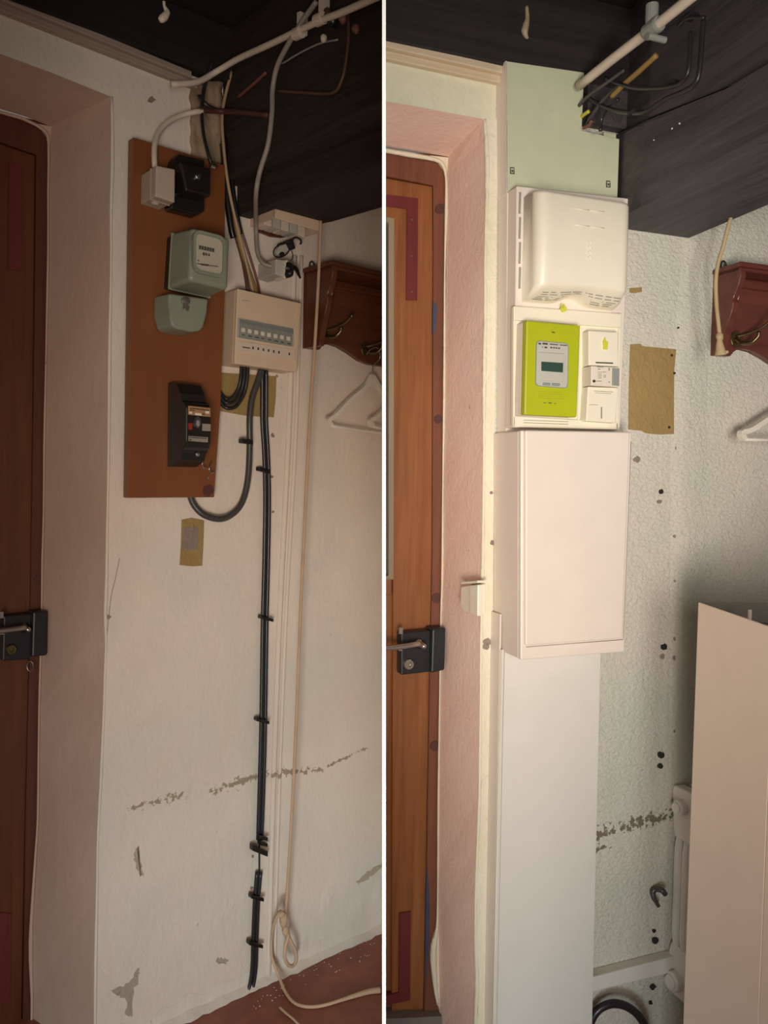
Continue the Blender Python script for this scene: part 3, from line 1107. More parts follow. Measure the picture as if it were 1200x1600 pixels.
# main breaker: side profile swept across its width
ob = 0.140
aL, bT = FL.L(259, 600, TB)
w0, b0_ = FL.L(291, 627, ob)
w1, _ = FL.L(330, 632, ob)
bt = FL.L(310, 614, TB + 0.05)[1]
bb = FL.L(300, 730, TB)[1]
bt0 = FL.L(262, 598, TB)[1]
m0 = FL.L(291, 628, ob)[1]
m1 = FL.L(291, 699, ob)[1]
prof = [(TB, bb), (TB + 0.030, bb), (ob - 0.028, m1 - 0.030), (ob - 0.024, m1 - 0.010), (ob - 0.006, m1), (ob, m1 + 0.014), (ob, m0 - 0.012), (ob - 0.010, m0),
        (ob - 0.026, m0 + 0.004), (ob - 0.028, m0 + 0.022), (ob - 0.05, bt0 - 0.004), (TB + 0.02, bt0), (TB, bt0)]
root = thing('circuit_breaker', FL.w((w0 + w1) / 2, TB, bb), FL, 'black old main circuit breaker at the foot of the brown board', 'circuit breaker')
b = nb()
extr(b, [FL.w(w0, o, z) for o, z in prof], FL.u * (w1 - w0), 0.0025, 2)
obj('case', b, 'black_bakelite', root)
o = ob + 0.0002
marks(FL, [(294, 634, 329, 648, .10)], o, 'copper_label', root, 'rating_label', 0.0005)
marks(FL, [(305, 645, 315, 648.5, .1), (321, 642, 327, 646, .1), (295.5, 643, 300.5, 646, .1)], o + .0005, 'white_label', root)
marks(FL, [(297, 637, 311, 638.6, .1), (312, 639, 327, 640.4, .1), (297, 640, 304, 641.3, .1), (316, 646, 320, 647.5, .1)], o + .0005, 'printed_ink', root)
marks(FL, [(295, 661, 300.5, 671, .1)], o, 'red_button', root, 'trip_button', 0.004)
b = nb()
disc_px(b, FL, 309, 660, 5.5, o, 0.004, 18, 0, 9.5)
disc_px(b, FL, 309, 661, 4, o + .002, 0.005, 18, 0, 7)
obj('reset_button', b, 'grey_cable', root)
b = nb()
disc_px(b, FL, 309.4, 661.5, 2.8, o + .006, 0.002, 14, 0, 5.2)
obj('button_cap', b, 'light_grey_cable', root)
marks(FL, [(316, 662, 329, 673, .06)], o, 'light_grey_cable', root, 'rating_label', 0.0006)
marks(FL, [(294.5, 681, 325, 689, .08)], o, 'light_grey_cable', root, 'rating_label', 0.0006)
marks(FL, [(296, 682.5, 323, 683.8, .08), (296, 686, 299, 688, .08)], o + .0006, 'printed_ink', root)
b = nb()
lathe(b, FL.P(308, 710, ob - 0.026), FL.n, [(0, .005), (.004, .005), (.005, .002)], 12)
obj('screw', b, 'steel', root)
# cup hooks on the board below it
root = thing('wire_hook', FL.P(322, 738, TB), FL, 'bent steel wire hooks just under the black breaker', 'hook')
for x, y in ((318, 722), (329, 730)):
    b = nb()
    tube(b, T(FL, [(x, y - 8, TB), (x + 1, y - 7, TB + .02), (x - 2, y + 2, TB + .026), (x, y + 9, TB + .022), (x + 5, y + 8, TB + .02)]), 0.0016, 8, 5)
    obj('hook', b, 'steel', root, smooth=True)
b = nb()
lathe(b, FL.P(324, 747, TB), FL.n, [(0, .004), (.002, .003)], 10)
obj('screw', b, 'steel', root)

# consumer unit
fq = [(371.5, 451), (471, 474), (464, 581), (367, 568)]
a_, b_ = FL.L(349, 455)
oc = FL.off_for(a_, b_, 371.5)
root = thing('breaker_box', FL.P(415, 580, 0), FL, 'beige plastic breaker box with a row of eight switches', 'breaker box')
obj('body', shifted(FL, fq, oc, oc - 0.012, 0, 0.002), 'beige_plastic', root)
cov = obj('cover', shifted(FL, fq, oc, oc, oc - 0.0115, 0.0025, 0.006), 'beige_plastic', root)
# raised side cheek and switch window
q = [(374, 497.5), (459.5, 514), (457, 541.5), (372.5, 527)]
rb, inner = ring_px(FL, q, 1.04, oc + 0.003, oc - 0.002, 0.03, 1)
obj('window_frame', rb, 'grey_face', cov)
b = nb()
pp(b, FL, q, oc + 0.0006, oc - 0.002)
obj('recess', b, 'clamp_grey', root)
for i in range(8):
    x = 377 + 10.1 * i
    y = 502 + 1.95 * i
    b = nb()
    pp(b, FL, [(x, y), (x + 8.6, y + 1.6), (x + 8.0, y + 27 - 2), (x - .8, y + 25 - 2)], oc + 0.0025, oc, 0.0006, 1)
    sw = obj('switch', b, 'clamp_grey', root)
    b = nb()
    pp(b, FL, [(x + 1.0, y + 9.5), (x + 6.4, y + 10.6), (x + 6.2, y + 17), (x + 0.8, y + 16)], oc + 0.0065, oc + 0.002, 0.0008, 1)
    obj('toggle', b, 'white_label', sw)
    if 1:
        marks(FL, [(x + 0.5, y + 1.4, x + 8, y + 7.5, .19)], oc + 0.0026, 'button_grey', sw, 'switch_head')
        marks(FL, [(x + 1.5, y + 20, x + 5.5 + (i % 3), y + 21.5, .19)], oc + 0.0026, 'printed_ink', sw, 'printed_marks')
b = nb()
pp(b, FL, [(374, 498), (459, 514.3), (458.3, 521.5), (373.7, 505)], oc + 0.008, oc + 0.0072)
obj('flap', b, 'window_flap', cov)
b = nb()
pp(b, FL, [(372, 532), (459, 546), (460.5, 563), (371.5, 548)], oc + 0.0018, oc - .002, 0.0006, 1)
obj('label_strip', b, 'cream_plastic', cov)
marks(FL, [(379, 541.4, 391, 543, .16)] + [(394.5 + 8.1 * i, 541.5 + 1.35 * i, 396.6 + 8.1 * i, 545.6 + 1.35 * i, .1) for i in (0, 1, 2, 3, 4, 5, 7)], oc + 0.0018, 'printed_ink', cov, 'printed_marks')
marks(FL, [(378, 468.5, 388, 469.4, .1)], oc + 0.0002, 'faint_ink', cov, 'printed_marks')
b = nb()
pp(b, FL, [(467, 481), (469.5, 480), (463.5, 577), (461.5, 563), (459.5, 512)], oc + 0.004, oc - .002, 0.0008, 1)
obj('side_cheek', b, 'beige_plastic', cov)

# wires feeding it from above
gw = 'wires dropping to the beige breaker box'
cable('supply_wire', FL, [(362, 112, .04), (352, 150, .03), (347, 185, .03), (350, 235, .04), (356, 285, .045), (366, 335, .035), (381, 395, .025), (396, 458, .03)], 2.5, 'beige_wire', 'long beige wire hanging from the ceiling to the beige breaker box', 'wire', gw)
cable('supply_wire', FL, [(346, 225, .02), (350, 262, .02), (357, 310, .02), (368, 365, .015), (380, 410, .015), (388, 456, .03)], 3.2, 'brown_wire', 'brown wire left of the long beige wire above the breaker box', 'wire', gw)
cable('supply_wire', FL, [(360, 300, .02), (367, 345, .025), (379, 395, .02), (391, 430, .015), (401, 459, .03)], 3.6, 'ochre_wire', 'ochre wire between the brown wires above the breaker box', 'wire', gw)
cable('supply_wire', FL, [(364, 290, .015), (375, 350, .012), (390, 400, .01), (402, 440, .01), (406, 461, .03)], 2.0, 'red_wire', 'thin reddish wire nearest the beam above the breaker box', 'wire', gw)
cable('black_sleeve', FL, [(350, 215, .03), (351, 260, .03), (355, 310, .03), (361, 355, .028), (365, 372, .026)], 5.2, 'black_plastic', 'black sleeve around the wires left of the oak beam', 'sleeve')
cable('black_sleeve', FL, [(360, 255, .03), (365, 305, .03), (372, 345, .03), (376, 366, .028)], 3.6, 'black_plastic', 'shorter black sleeve right beside the long beige wire', 'sleeve')
cable('black_cable', FL, [(332, 96, .05), (323, 122, .04), (317, 150, .04), (315, 175, .05), (318, 210, .06), (325, 240, .07), (331, 259, .07)], 2.8, 'black_cable', 'black cable dropping from the ceiling into the bakelite fuse box')
cable('black_cable', FL, [(311, 150, .03), (316, 158, .04), (326, 166, .045), (340, 172, .045), (352, 172, .04)], 3.0, 'black_cable', 'short black cable crossing the bare stone')
# dark horizontal tube to the beam
b = nb()
tube(b, [FL.P(311, 172, .05), FL.P(348, 174, .05), PB(FL, aLW, 380, 176, 0.02), PB(FL, aLW, 419, 180, 0.01)], 0.0065, 10, 5)
obj('dark_tube', b, 'peg_dark', label='dark brown tube crossing from the bare stone to the beam', cat='tube', smooth=True)

# thick grey cable, coming down from the ceiling past the beam to the socket
b = nb()
pts = [PB(FL, aLW, 495, 2, .03), PB(FL, aLW, 472, 34, .03), PB(FL, aLW, 450, 70, .03), PB(FL, aLW, 433, 104, .025), PB(FL, aLW, 426, 140, .02),
       PB(FL, aLW, 425, 175, .02), PB(FL, aLW, 419, 225, .02), PB(FL, aLW, 406, 268, .02), PB(FL, aLW, 400, 304, .015), FL.P(400, 350, .045), FL.P(402, 392, .04), FL.P(409, 409, .05), FL.P(420, 415, .06), FL.P(433, 416, .07)]
tube(b, pts, 0.0058, 10, 6)
obj('grey_cable', b, 'light_grey_cable', label='thick grey cable snaking down the beam to the wall socket', cat='cable', smooth=True)

# surface socket with the black plug
root = thing('wall_socket', FL.P(444, 432, 0), FL, 'grey surface socket with a black plug below the white tray', 'socket')
obj('housing', pp(nb(), FL, [(431, 404), (449, 407), (446, 434), (430.5, 428)], 0.085, 0.0, 0.003), 'grey_face', root)
obj('rim', pp(nb(), FL, [(447, 406), (450.5, 407), (446.5, 436), (443.5, 434)], 0.092, 0.05, 0.001), 'white_label', root)
plug = obj('plug', pp(nb(), FL, [(449.5, 408), (458, 411), (460, 420), (459, 431), (453, 434), (446.5, 431)], 0.098, 0.05, 0.004), 'black_plastic', root)
b = nb()
pp(b, FL, [(449, 417), (453, 418), (452.5, 421), (448.5, 420)], 0.102, 0.09, 0.001)
pp(b, FL, [(452, 425), (456, 426), (455, 429), (452, 428)], 0.102, 0.09, 0.001)
obj('contact', b, 'steel', plug)
b = nb()
tube(b, T(FL, [(455, 417, .09), (462, 420, .085), (466, 428, .07), (469, 434, .06)]), [0.007, 0.006, 0.004, 0.003], 8, 4)
obj('plug_lead', b, 'black_plastic', plug, smooth=True)
# spring flap over the socket
root = thing('cord_clip', FL.P(440, 402, 0), FL, 'pair of bent grey metal clips on the wall above the socket', 'clip')
def hoop(F, cx, cy, rx, ry, off, r, rot, t0, t1, n=14):
    pts = []
    for i in range(n + 1):
        t = t0 + (t1 - t0) * i / n
        x, y = rx * math.cos(t), ry * math.sin(t)
        pts.append(F.P(cx + x * math.cos(rot) - y * math.sin(rot), cy + x * math.sin(rot) + y * math.cos(rot), off))
    b = nb()
    return tube(b, pts, r, 8, 0)


obj('large_loop', hoop(FL, 440, 391, 14, 9.5, .05, .0018, -0.6, 0, 2 * math.pi * .98, 22), 'dark_steel', root, smooth=True)
b = nb()
pp(b, FL, [(437, 384), (447, 381), (452, 391), (446, 394), (441, 396), (433, 399), (432, 392)], 0.048, 0.044, 0.001)
obj('clear_flap', b, 'grey_face', root)
b = nb()
disc_px(b, FL, 441, 397, 3.6, .048, .004, 12)
obj('pivot', b, 'dark_steel', root)
obj('small_loop', hoop(FL, 464, 376.5, 7, 5, .05, .0028, 0.5, math.pi * .9, 2.1 * math.pi, 14), 'dark_steel', root, smooth=True)
obj('bracket', pp(nb(), FL, [(451, 375), (457, 372), (462, 388), (458, 390), (453, 387)], .055, .0, .001), 'dark_steel', root)
b = nb()
tube(b, T(FL, [(453, 386, .05), (457, 396, .05), (457, 404, .06), (453, 408, .08)]), .0011, 6, 4)
obj('spring', b, 'dark_steel', root, smooth=True)

# white tray screwed under the beam
fq = [(430, 318.5), (503, 340.5), (502, 362), (429, 340)]
a_, b_ = FL.L(404.5, 326)
ot = 0.115
root = thing('white_tray', FL.P(450, 366, 0), FL, 'white plastic open tray fixed under the blackened beam', 'tray')
pts = [FL.P(x, y, ot) for x, y in fq]
b = nb()
extr(b, pts, -FL.n * 0.006, 0.0015, 1)
obj('front_lip', b, 'beige_plastic', root)
b = nb()
extr(b, [pts[0], pts[3], pts[3] - FL.n * (ot - .0), pts[0] - FL.n * (ot - .0)], FL.u * 0.004)
obj('side_lip', b, 'beige_plastic', root)
b = nb()
extr(b, [pts[1], pts[2], pts[2] - FL.n * (ot - .0), pts[1] - FL.n * (ot - .0)], -FL.u * 0.004)
obj('side_lip', b, 'beige_plastic', root)
b = nb()
extr(b, [pts[0] - FL.v * .001, pts[1] - FL.v * .001, pts[1] - FL.n * ot, pts[0] - FL.n * ot], -FL.v * 0.004)
obj('tray_top', b, 'cream_plastic', root)
for i in range(5):
    f0, f1 = i / 5 * 0.9 + 0.02, (i + .85) / 5 * 0.9 + 0.02
    A = pts[3].lerp(pts[2], f0) - FL.n * 0.050
    Bq = pts[3].lerp(pts[2], f1) - FL.n * 0.050
    b = nb()
    extr(b, [A + FL.v * .02, Bq + FL.v * .02, Bq - FL.v * (.006 + .004 * (i == 4)), A - FL.v * .006], -FL.n * 0.045, .001, 1)
    obj('terminal', b, 'grey_face' if i % 2 else 'cream_plastic', root)
b = nb()
pp(b, FL, [(404, 352), (462, 367), (442, 371), (425, 369), (405, 361)], .012, 0, .001, 1)
obj('brown_strip', b, 'frame_wood_before', root)  # brown strip on the wall below the tray

# black cables below the box
gl = 'black cables looping from the breaker box to the meter board'
for i, (dx, dy, r, lab) in enumerate([(0, 0, 2.6, 'innermost black cable looping from breaker box behind the brown board'),
                                      (5, 7, 2.8, 'middle black cable looping from breaker box behind the brown board'),
                                      (10, 15, 3.0, 'outermost, lowest black cable looping from breaker box behind the brown board')]):
    cable('loop_cable', FL, [(377 + dx, 572, .035), (376 + dx, 592, .035), (372 + dx * .9, 608 + dy * .5, .03), (363 + dx * .6, 621 + dy * .9, .025),
                             (354 + dx * .2, 623 + dy, .022), (347, 617 + dy, .014), (341, 606 + dy, .0095), (336, 592 + dy, .009)], r, 'black_cable', lab, group=gl)
root = thing('grey_conduit', FL.P(343, 812, 0), FL, 'thick dark grey cable curving under the brown board from the breaker box', 'cable')
b = nb()
p = T(FL, [(408, 578, .035), (403, 596, .035), (394, 622, .03), (390, 655, .028), (390, 700, .026), (387, 750, .026), (378, 785, .026), (362, 804, .026), (342, 811, .026), (318, 804, .018), (302, 787, .010), (295, 765, .0095)])
tube(b, p, 5.0 * (p[4] - EYE).dot(CF) / FPX, 12, 6)
obj('sheath', b, 'grey_cable', root, smooth=True)


def clip_px(F, x, y, w, h, off, parent, tilt=0.15, name='clip'):
    b = nb()
    pp(b, F, [(x - w, y - h - w * tilt), (x + w, y - h + w * tilt), (x + w, y + h + w * tilt), (x - w, y + h - w * tilt)], off, max(0, off - .018), 0.002, 2)
    return obj(name, b, 'black_plastic', parent, F)


clip_px(FL, 387, 690, 9, 3.6, .042, root)

root = thing('riser_cable', FL.P(407, 1300, 0), FL, 'long pair of black cables clipped down the old wall', 'cable')
for dx in (-3.3, 3.0):
    b = nb()
    p = T(FL, [(413 + dx, 576, .03), (413 + dx, 620, .022), (413 + dx, 660, .015), (416 + dx, 712, .013), (417.5 + dx, 780, .013), (416 + dx, 880, .012), (413.5 + dx, 980, .012), (411.5 + dx, 1120, .012), (409 + dx, 1220, .012), (406 + dx * .9, 1312, .012)])
    tube(b, p, 0.0054, 10, 5)
    obj('cable', b, 'black_cable', root, smooth=True)
b = nb()
tube(b, T(FL, [(405.5, 1308, .010), (405, 1335, .010), (405, 1366, .010)]), 0.0024, 8, 3)
obj('core_wire', b, 'black_cable', root, smooth=True)
for dx in (-3.0, 2.8):
    b = nb()
    p = T(FL, [(404.5 + dx, 1362, .012), (401 + dx, 1405, .012), (398.5 + dx, 1460, .012), (397 + dx, 1510, .012), (393 + dx, 1540, .012), (386 + dx, 1558, .014)])
    tube(b, p, 0.0052, 10, 5)
    obj('cable', b, 'black_cable', root, smooth=True)
for x, y, w, h in [(414, 735, 9, 3), (418, 967, 10, 2.6), (411.5, 1127, 10, 2.6), (407, 1330, 12, 4.5), (413, 1310, 6, 3), (413, 1319.5, 6, 3), (403, 1404, 10, 3), (400.5, 1477, 11, 3)]:
    clip_px(FL, x, y, w, h, .026, root, 0.25 if h < 4 else 0.4)

# painted trunking in the corner of the old wall
gl = 'painted pipes in the corner of the old wall'
for i, (x0, x1, r, lab) in enumerate([(452, 425, 4.2, 'white painted pipe beside the black riser cables'), (463, 434, 3.0, 'thinner white painted pipe nearest the pull rope')]):
    b = nb()
    p = T(FL, [(x0 + 8, 400, .003), (x0 + 3, 560, .003), (x0 - 2, 700, .003), (x0 - (x0 - x1) * .62, 1000, .003), (x1, 1300, .003), (x1 - 6, 1536, .003)])
    tube(b, p, r * 0.0018, 10, 5)
    obj('painted_pipe', b, 'plaster_before', None, FL, lab, 'pipe', gl, smooth=True)

# pull rope with knot, loop and tail
root = thing('pull_rope', FL.P(447, 1470, .05), FL, 'beige pull rope hanging from the tray, knotted into a loop near the floor', 'rope')
b = nb()
tube(b, T(FL, [(501, 345, .125), (500, 380, .125), (497, 450, .13), (491, 555, .13), (484, 660, .13), (477, 800, .125), (470, 945, .12), (462, 1150, .11), (455, 1290, .10), (447, 1425, .08)]), 0.0042, 10, 6)
obj('line', b, 'rope_fibre', root, smooth=True)
b = nb()
blob(b, FL.P(443, 1437, .075), .012, .012, .022, FL, .35, 1)
blob(b, FL.P(439, 1428, .078), .012, .010, .010, FL, .35, 2)
blob(b, FL.P(446, 1454, .072), .010, .010, .014, FL, .35, 4)
obj('knot', b, 'rope_fibre', root, smooth=True)
b = nb()
tube(b, T(FL, [(447, 1452, .07), (452, 1466, .068), (460, 1482, .062), (463, 1498, .06), (458, 1509, .06), (450, 1507, .062), (445, 1496, .065), (446, 1478, .068), (450, 1462, .072), (446, 1450, .075)]), 0.0050, 10, 6)
obj('loop', b, 'rope_fibre', root, smooth=True)
fl = lambda x, y: hit(x, y, Vector((0, 0, 0.006)), Vector((0, 0, 1)))
b = nb()
tube(b, T(FL, [(437, 1427, .075), (430, 1438, .06), (425, 1460, .04), (424, 1490, .03), (429, 1508, .03), (436, 1526, .04)]) + [fl(446, 1550), fl(460, 1567), fl(480, 1573), fl(505, 1571), fl(535, 1562), fl(560, 1554), fl(578, 1549), fl(594, 1547)], [.0042] * 10 + [.006, .007, .008], 10, 6)
obj('tail', b, 'rope_fibre', root, smooth=True)
# a second end of string on the floor and crumbs of plaster
b = nb()
tube(b, [fl(437, 1574), fl(447, 1583), fl(458, 1592), fl(468, 1602)], .003, 8, 5)
obj('string_end', b, 'rope_fibre', label='short end of white string lying on the red floor', cat='string', smooth=True)
b = nb()
random.seed(3)
for i in range(60):
    p = FL.P(random.uniform(395, 585), 1500, random.uniform(.01, .10) if i < 80 else random.uniform(.05, .25))
    p.z = 0.001
    blob(b, p, random.uniform(.0008, .0024), random.uniform(.0008, .0024), random.uniform(.0006, .0014), FL, .5, i, 1)
obj('plaster_crumbs', b, 'crumbs', label='fine white plaster crumbs scattered on the red floor', cat='crumbs', kind='stuff')

# ================================================================== coat racks and hangers
def rack(F, side_back, front_top, bot, length, mat, hooks, label, hookcol='brass'):
    a0, bt = F.L(*side_back)
    of = F.off_for(a0, bt, front_top[0])
    bb = F.L(*bot)[1]
    hh = bt - bb
    root = thing('coat_rack', F.w(a0 + length / 2, 0, bb), F, label, 'coat rack')
    # back board with scalloped bottom
    pts = [(a0, bt)]
    pts += [(a0, bb), (a0 + .045, bb)]
    pts += [(a0 + .052, bb + .012), (a0 + .065, bb + .020), (a0 + .085, bb + .022), (a0 + .115, bb + .018), (a0 + .15, bb + .004), (a0 + .19, bb - .014),
            (a0 + .23, bb - .022), (a0 + length / 2, bb - .022)]
    full = pts[1:]
    mir = [(2 * (a0 + length / 2) - x, y) for x, y in full[::-1][1:]]
    outline = full + mir + [(a0 + length, bt), (a0, bt)]
    b = nb()
    extr(b, [F.w(x, .020, y) for x, y in outline], -F.n * .020, .0015, 1)
    if F is FR:
        pass
    obj('back_board', b, mat, root, F)
    # shaped side brackets: profile in (offset, height)
    k = hh
    prof = [(0.018, bt), (of - .004, bt), (of - .002, bt - .10 * k), (of - .008, bt - .20 * k), (of - .020, bt - .32 * k), (of - .026, bt - .36 * k), (of - .022, bt - .40 * k), (of - .026, bt - .50 * k),
            (of - .038, bt - .64 * k), (of - .048, bt - .78 * k), (of - .054, bt - .90 * k), (of - .056, bb), (.018, bb)]
    for aa in (a0, a0 + length - .016):
        b = nb()
        extr(b, [F.w(aa, o, z) for o, z in prof], F.u * .016, .0015, 1)
        obj('bracket', b, mat, root, F)
    b = nb()
    bx(b, F, a0 - .004, a0 + length + .004, bt, bt + .012, 0, of, .003, 2)
    bx(b, F, a0, a0 + length, bt - .008, bt + .001, 0, of - .006, .002, 1)
    obj('shelf', b, mat, root, F)
    b = nb()
    bx(b, F, a0 + .016, a0 + length - .016, bt - .03, bt - .008, .02, .032, .003, 1)
    obj('moulding', b, mat, root, F)
    # hanging eye
    b = nb()
    c = F.w(a0 + .02, .012, bt + .022)
    tube(b, [c + F.u * .008 * math.cos(t) + F.v * .011 * math.sin(t) for t in [i * 2 * math.pi / 14 for i in range(14)]], .0022, 8, 0, closed=True)
    bx(b, F, a0 + .012, a0 + .028, bt + .008, bt + .016, .009, .015)
    obj('hanging_eye', b, 'dark_steel', root, F, smooth=False)
    for (x, y) in hooks:
        c = F.P(x, y, .020)
        b = nb()
        extr(b, [c + F.u * .017 * math.cos(t) * (1 if math.sin(t) < .2 else 1.1) + F.v * .021 * math.sin(t) for t in [i * 2 * math.pi / 16 for i in range(16)]], F.n * .003, .001, 1)
        hk = obj('hook', b, hookcol, root, F, label='brass double coat hook')
        b = nb()
        tube(b, [c + F.n * .003, c + F.n * .02 - F.v * .012, c + F.n * .04 - F.v * .014 + F.u * .008, c + F.n * .052 - F.v * .002 + F.u * .016, c + F.n * .054 + F.v * .006 + F.u * .018], [.006, .005, .0042, .004, .005], 8, 5)
        blob(b, c + F.n * .054 + F.v * .008 + F.u * .018, .006, .006, .006, F, 0, 0, 1)
        obj('lower_arm', b, hookcol, hk, F, smooth=True)
        b = nb()
        tube(b, [c + F.n * .003 + F.v * .006, c + F.n * .02 + F.v * .010 + F.u * .012, c + F.n * .05 + F.v * .022 + F.u * .03, c + F.n * .07 + F.v * .040 + F.u * .04], [.0045, .0035, .003, .003], 8, 5)
        blob(b, c + F.n * .071 + F.v * .043 + F.u * .041, .006, .006, .008, F, 0, 0, 1)
        obj('upper_arm', b, hookcol, hk, F, smooth=True)
    return root


rack(FL, (474, 427), (521, 418), (468, 544), 0.62, 'rack_wood_before', [(506, 520), (571, 545)], 'dark brown coat rack on the old wall behind the pull rope')
rack(FR, (1114, 430), (1159, 416), (1107, 556), 0.62, 'rack_wood_after', [(1150, 530)], 'reddish mahogany coat rack with a tasselled cord hanging over it')


def hanger(F, neck, left, right, off, label, group, hook=True, hookpts=None, wid=.006):
    root = thing('clothes_hanger', F.P((left[0] + right[0]) / 2, left[1], off), F, label, 'hanger', group)
    n_, l_, r_ = F.P(*neck, off), F.P(*left, off), F.P(*right, off)
    # shoulders: flat plastic band
    def band(pts, w, d):
        b = nb()
        pts = cat_rom(pts, 5)
        n = len(pts)
        V = []
        for i in range(n):
            t = (pts[min(i + 1, n - 1)] - pts[max(i - 1, 0)]).normalized()
            s = t.cross(F.n).normalized()
            V.append([b.verts.new(pts[i] + s * w + F.n * d), b.verts.new(pts[i] - s * w + F.n * d), b.verts.new(pts[i] - s * w - F.n * d), b.verts.new(pts[i] + s * w - F.n * d)])
        for A, Bq in zip(V, V[1:]):
            for k in range(4):
                b.faces.new((A[k], A[(k + 1) % 4], Bq[(k + 1) % 4], Bq[k]))
        b.faces.new(V[0])
        b.faces.new(V[-1][::-1])
        return b
    h = n_.z - l_.z
    P1 = [n_, n_.lerp(l_, .18) - F.v * h * .06, n_.lerp(l_, .5) + F.v * h * .01, n_.lerp(l_, .85) + F.v * h * .03, l_ + F.v * .012, l_ - F.v * .004 + F.u * .008]
    P2 = [n_, n_.lerp(r_, .18) - F.v * h * .06, n_.lerp(r_, .5) + F.v * h * .01, n_.lerp(r_, .85) + F.v * h * .03, r_ + F.v * .012, r_ - F.v * .004 - F.u * .008]
    obj('shoulder', band(P1, wid, .008), 'hanger_white', root, F)
    obj('shoulder', band(P2, wid, .008), 'hanger_white', root, F)
    b = nb()
    q1, q2 = P1[-1], P2[-1]
    tube(b, [q1, q1.lerp(q2, .5), q2], .0042, 8, 3)
    obj('trouser_bar', b, 'hanger_white', root, F, smooth=True)
    b = nb()
    extr(b, [n_ + F.v * .006 - F.u * .010, n_ + F.v * .006 + F.u * .010, n_ - F.v * .03 + F.u * .030, n_ - F.v * .03 - F.u * .030], F.n * .006, .002, 1)
    obj('neck', b, 'hanger_white', root, F)
    if hookpts:
        b = nb()
        tube(b, [n_] + [F.P(x, y, o) for x, y, o in hookpts], .0016, 8, 6)
        obj('hook', b, 'steel', root, F, smooth=True)
    return root


gh = 'white hangers under the old coat rack'
hanger(FL, (581, 588), (513, 663), (662, 684), .055, 'white plastic hanger hooked on the old rack, nearer the pull rope', gh, hookpts=[(582, 576, .055), (584, 570, .056), (593, 561, .06), (593, 548, .066), (586, 543, .066), (577, 548, .062), (573, 554, .06)])
hanger(FL, (640, 600), (578, 664), (702, 690), .075, 'second white plastic hanger, cut off by the middle divider', gh)
hanger(FR, (1262, 612), (1158, 684), (1370, 688), .07, 'white plastic hanger under the mahogany rack', None, hookpts=[(1262, 596, .07), (1266, 580, .07), (1256, 566, .07)])

# cord with tassel over the mahogany rack
root = thing('tassel_cord', FR.P(1126, 556, .14), FR, 'cream twisted cord ending in a knotted tassel in front of the mahogany rack', 'cord')
b = nb()
tube(b, T(FR, [(1162, 285, .15), (1150, 315, .155), (1139, 350, .16), (1130, 385, .155), (1122, 412, .15), (1118.5, 440, .145), (1119.5, 475, .14), (1122, 500, .14), (1124.5, 522, .14)]), .0044, 10, 6)
obj('line', b, 'cord_fibre', root, FR, smooth=True)
b = nb()
blob(b, FR.P(1124.5, 526, .14), .0085, .0085, .010, FR, .25, 3)
obj('knot', b, 'cord_fibre', root, FR, smooth=True)
b = nb()
tube(b, T(FR, [(1124.5, 530, .14), (1124.5, 538, .14), (1125.5, 547, .14), (1126, 555, .14)]), [.0055, .008, .0105, .013], 14, 4)
tube(b, T(FR, [(1126, 550, .14), (1132, 551, .145), (1138, 549, .15)]), [.006, .005, .003], 8, 3)
obj('tassel', b, 'cord_fibre', root, FR, smooth=True)

# ================================================================== RIGHT ROOM: new electrics
# upper cover plate with a cut-out corner
ou = 0.042
root = thing('cover_plate', FR.P(880, 300, 0), FR, 'pale green stepped cover plate reaching up past the beam', 'cover plate')
obj('plate', pp(nb(), FR, [(790, 95), (913, 113), (908, 205), (968, 217), (965, 308), (791, 303)], ou, ou - 0.003, 0.001, 1), 'pale_green_plate', root, FR)
b = nb()
f = [FR.P(790, 95, ou), FR.P(791, 303, ou)]
extr(b, [f[0], f[1], f[1] - FR.n * ou, f[0] - FR.n * ou], FR.u * 0.003)
obj('side_return', b, 'pink_white_plastic', root, FR)
b = nb()
pp(b, FR, [(944, 206), (963, 209), (963, 219), (944, 216)], ou - .003, ou - .006, .001, 1)
obj('tab', b, 'pale_green_plate', root, FR)
for x, y in ((801, 267), (951, 288)):
    b = nb()
    for q in [(x - 4, y - 6, x + 3, y - 4.4, .1), (x - 4, y - 4, x - 2.4, y + 4, .1), (x - 4, y + 3, x + 3, y + 4.5, .1), (x + 1.6, y - 3, x + 3, y + 4, .1), (x - 1.5, y - 2, x + 1, y + 1.5, .1)]:
        pp(b, FR, [(q[0], q[1]), (q[2], q[1] + .6), (q[2], q[3] + .6), (q[0], q[3])], ou + .0006, ou - .001)
    obj('latch_slot', b, 'printed_ink', root, FR)

# trunking column behind everything
ot = 0.047
root = thing('trunking', FR.w(FR.L(850, 1500)[0], 0, 0), FR, 'tall white cable trunking running down to the floor under the cabinet', 'trunking')
ft = [(783, 1015), (939, 1008), (925, 1600), (924, 1700), (770, 1700), (771, 1600)]
b = nb()
pts = [FR.P(x, y, ot) for x, y in ft]
for p in pts[3:5]:
    p.z = 0.0
extr(b, pts, -FR.n * .0025, .0008, 1)
obj('cover', b, 'trunk_white', root, FR)
b = nb()
e = [FR.P(781.5, 960, ot - .003), FR.P(770, 1600, ot - .003), FR.P(769, 1700, ot - .003)]
e[2].z = 0
strip_ = [p - FR.n * (ot - .003) for p in e]
extr(b, e + strip_[::-1], FR.u * .003)
obj('side', b, 'pink_white_plastic', root, FR)
b = nb()
e = [FR.P(782, 962, ot - .001), FR.P(783.5, 1015, ot + .0015), FR.P(771.5, 1600, ot + .0015), FR.P(770.5, 1700, ot + .0015)]
e[-1].z = 0
tube(b, e[1:], .0022, 6, 0)
obj('edge_bead', b, 'white_plastic', root, FR, smooth=True)
b = nb()
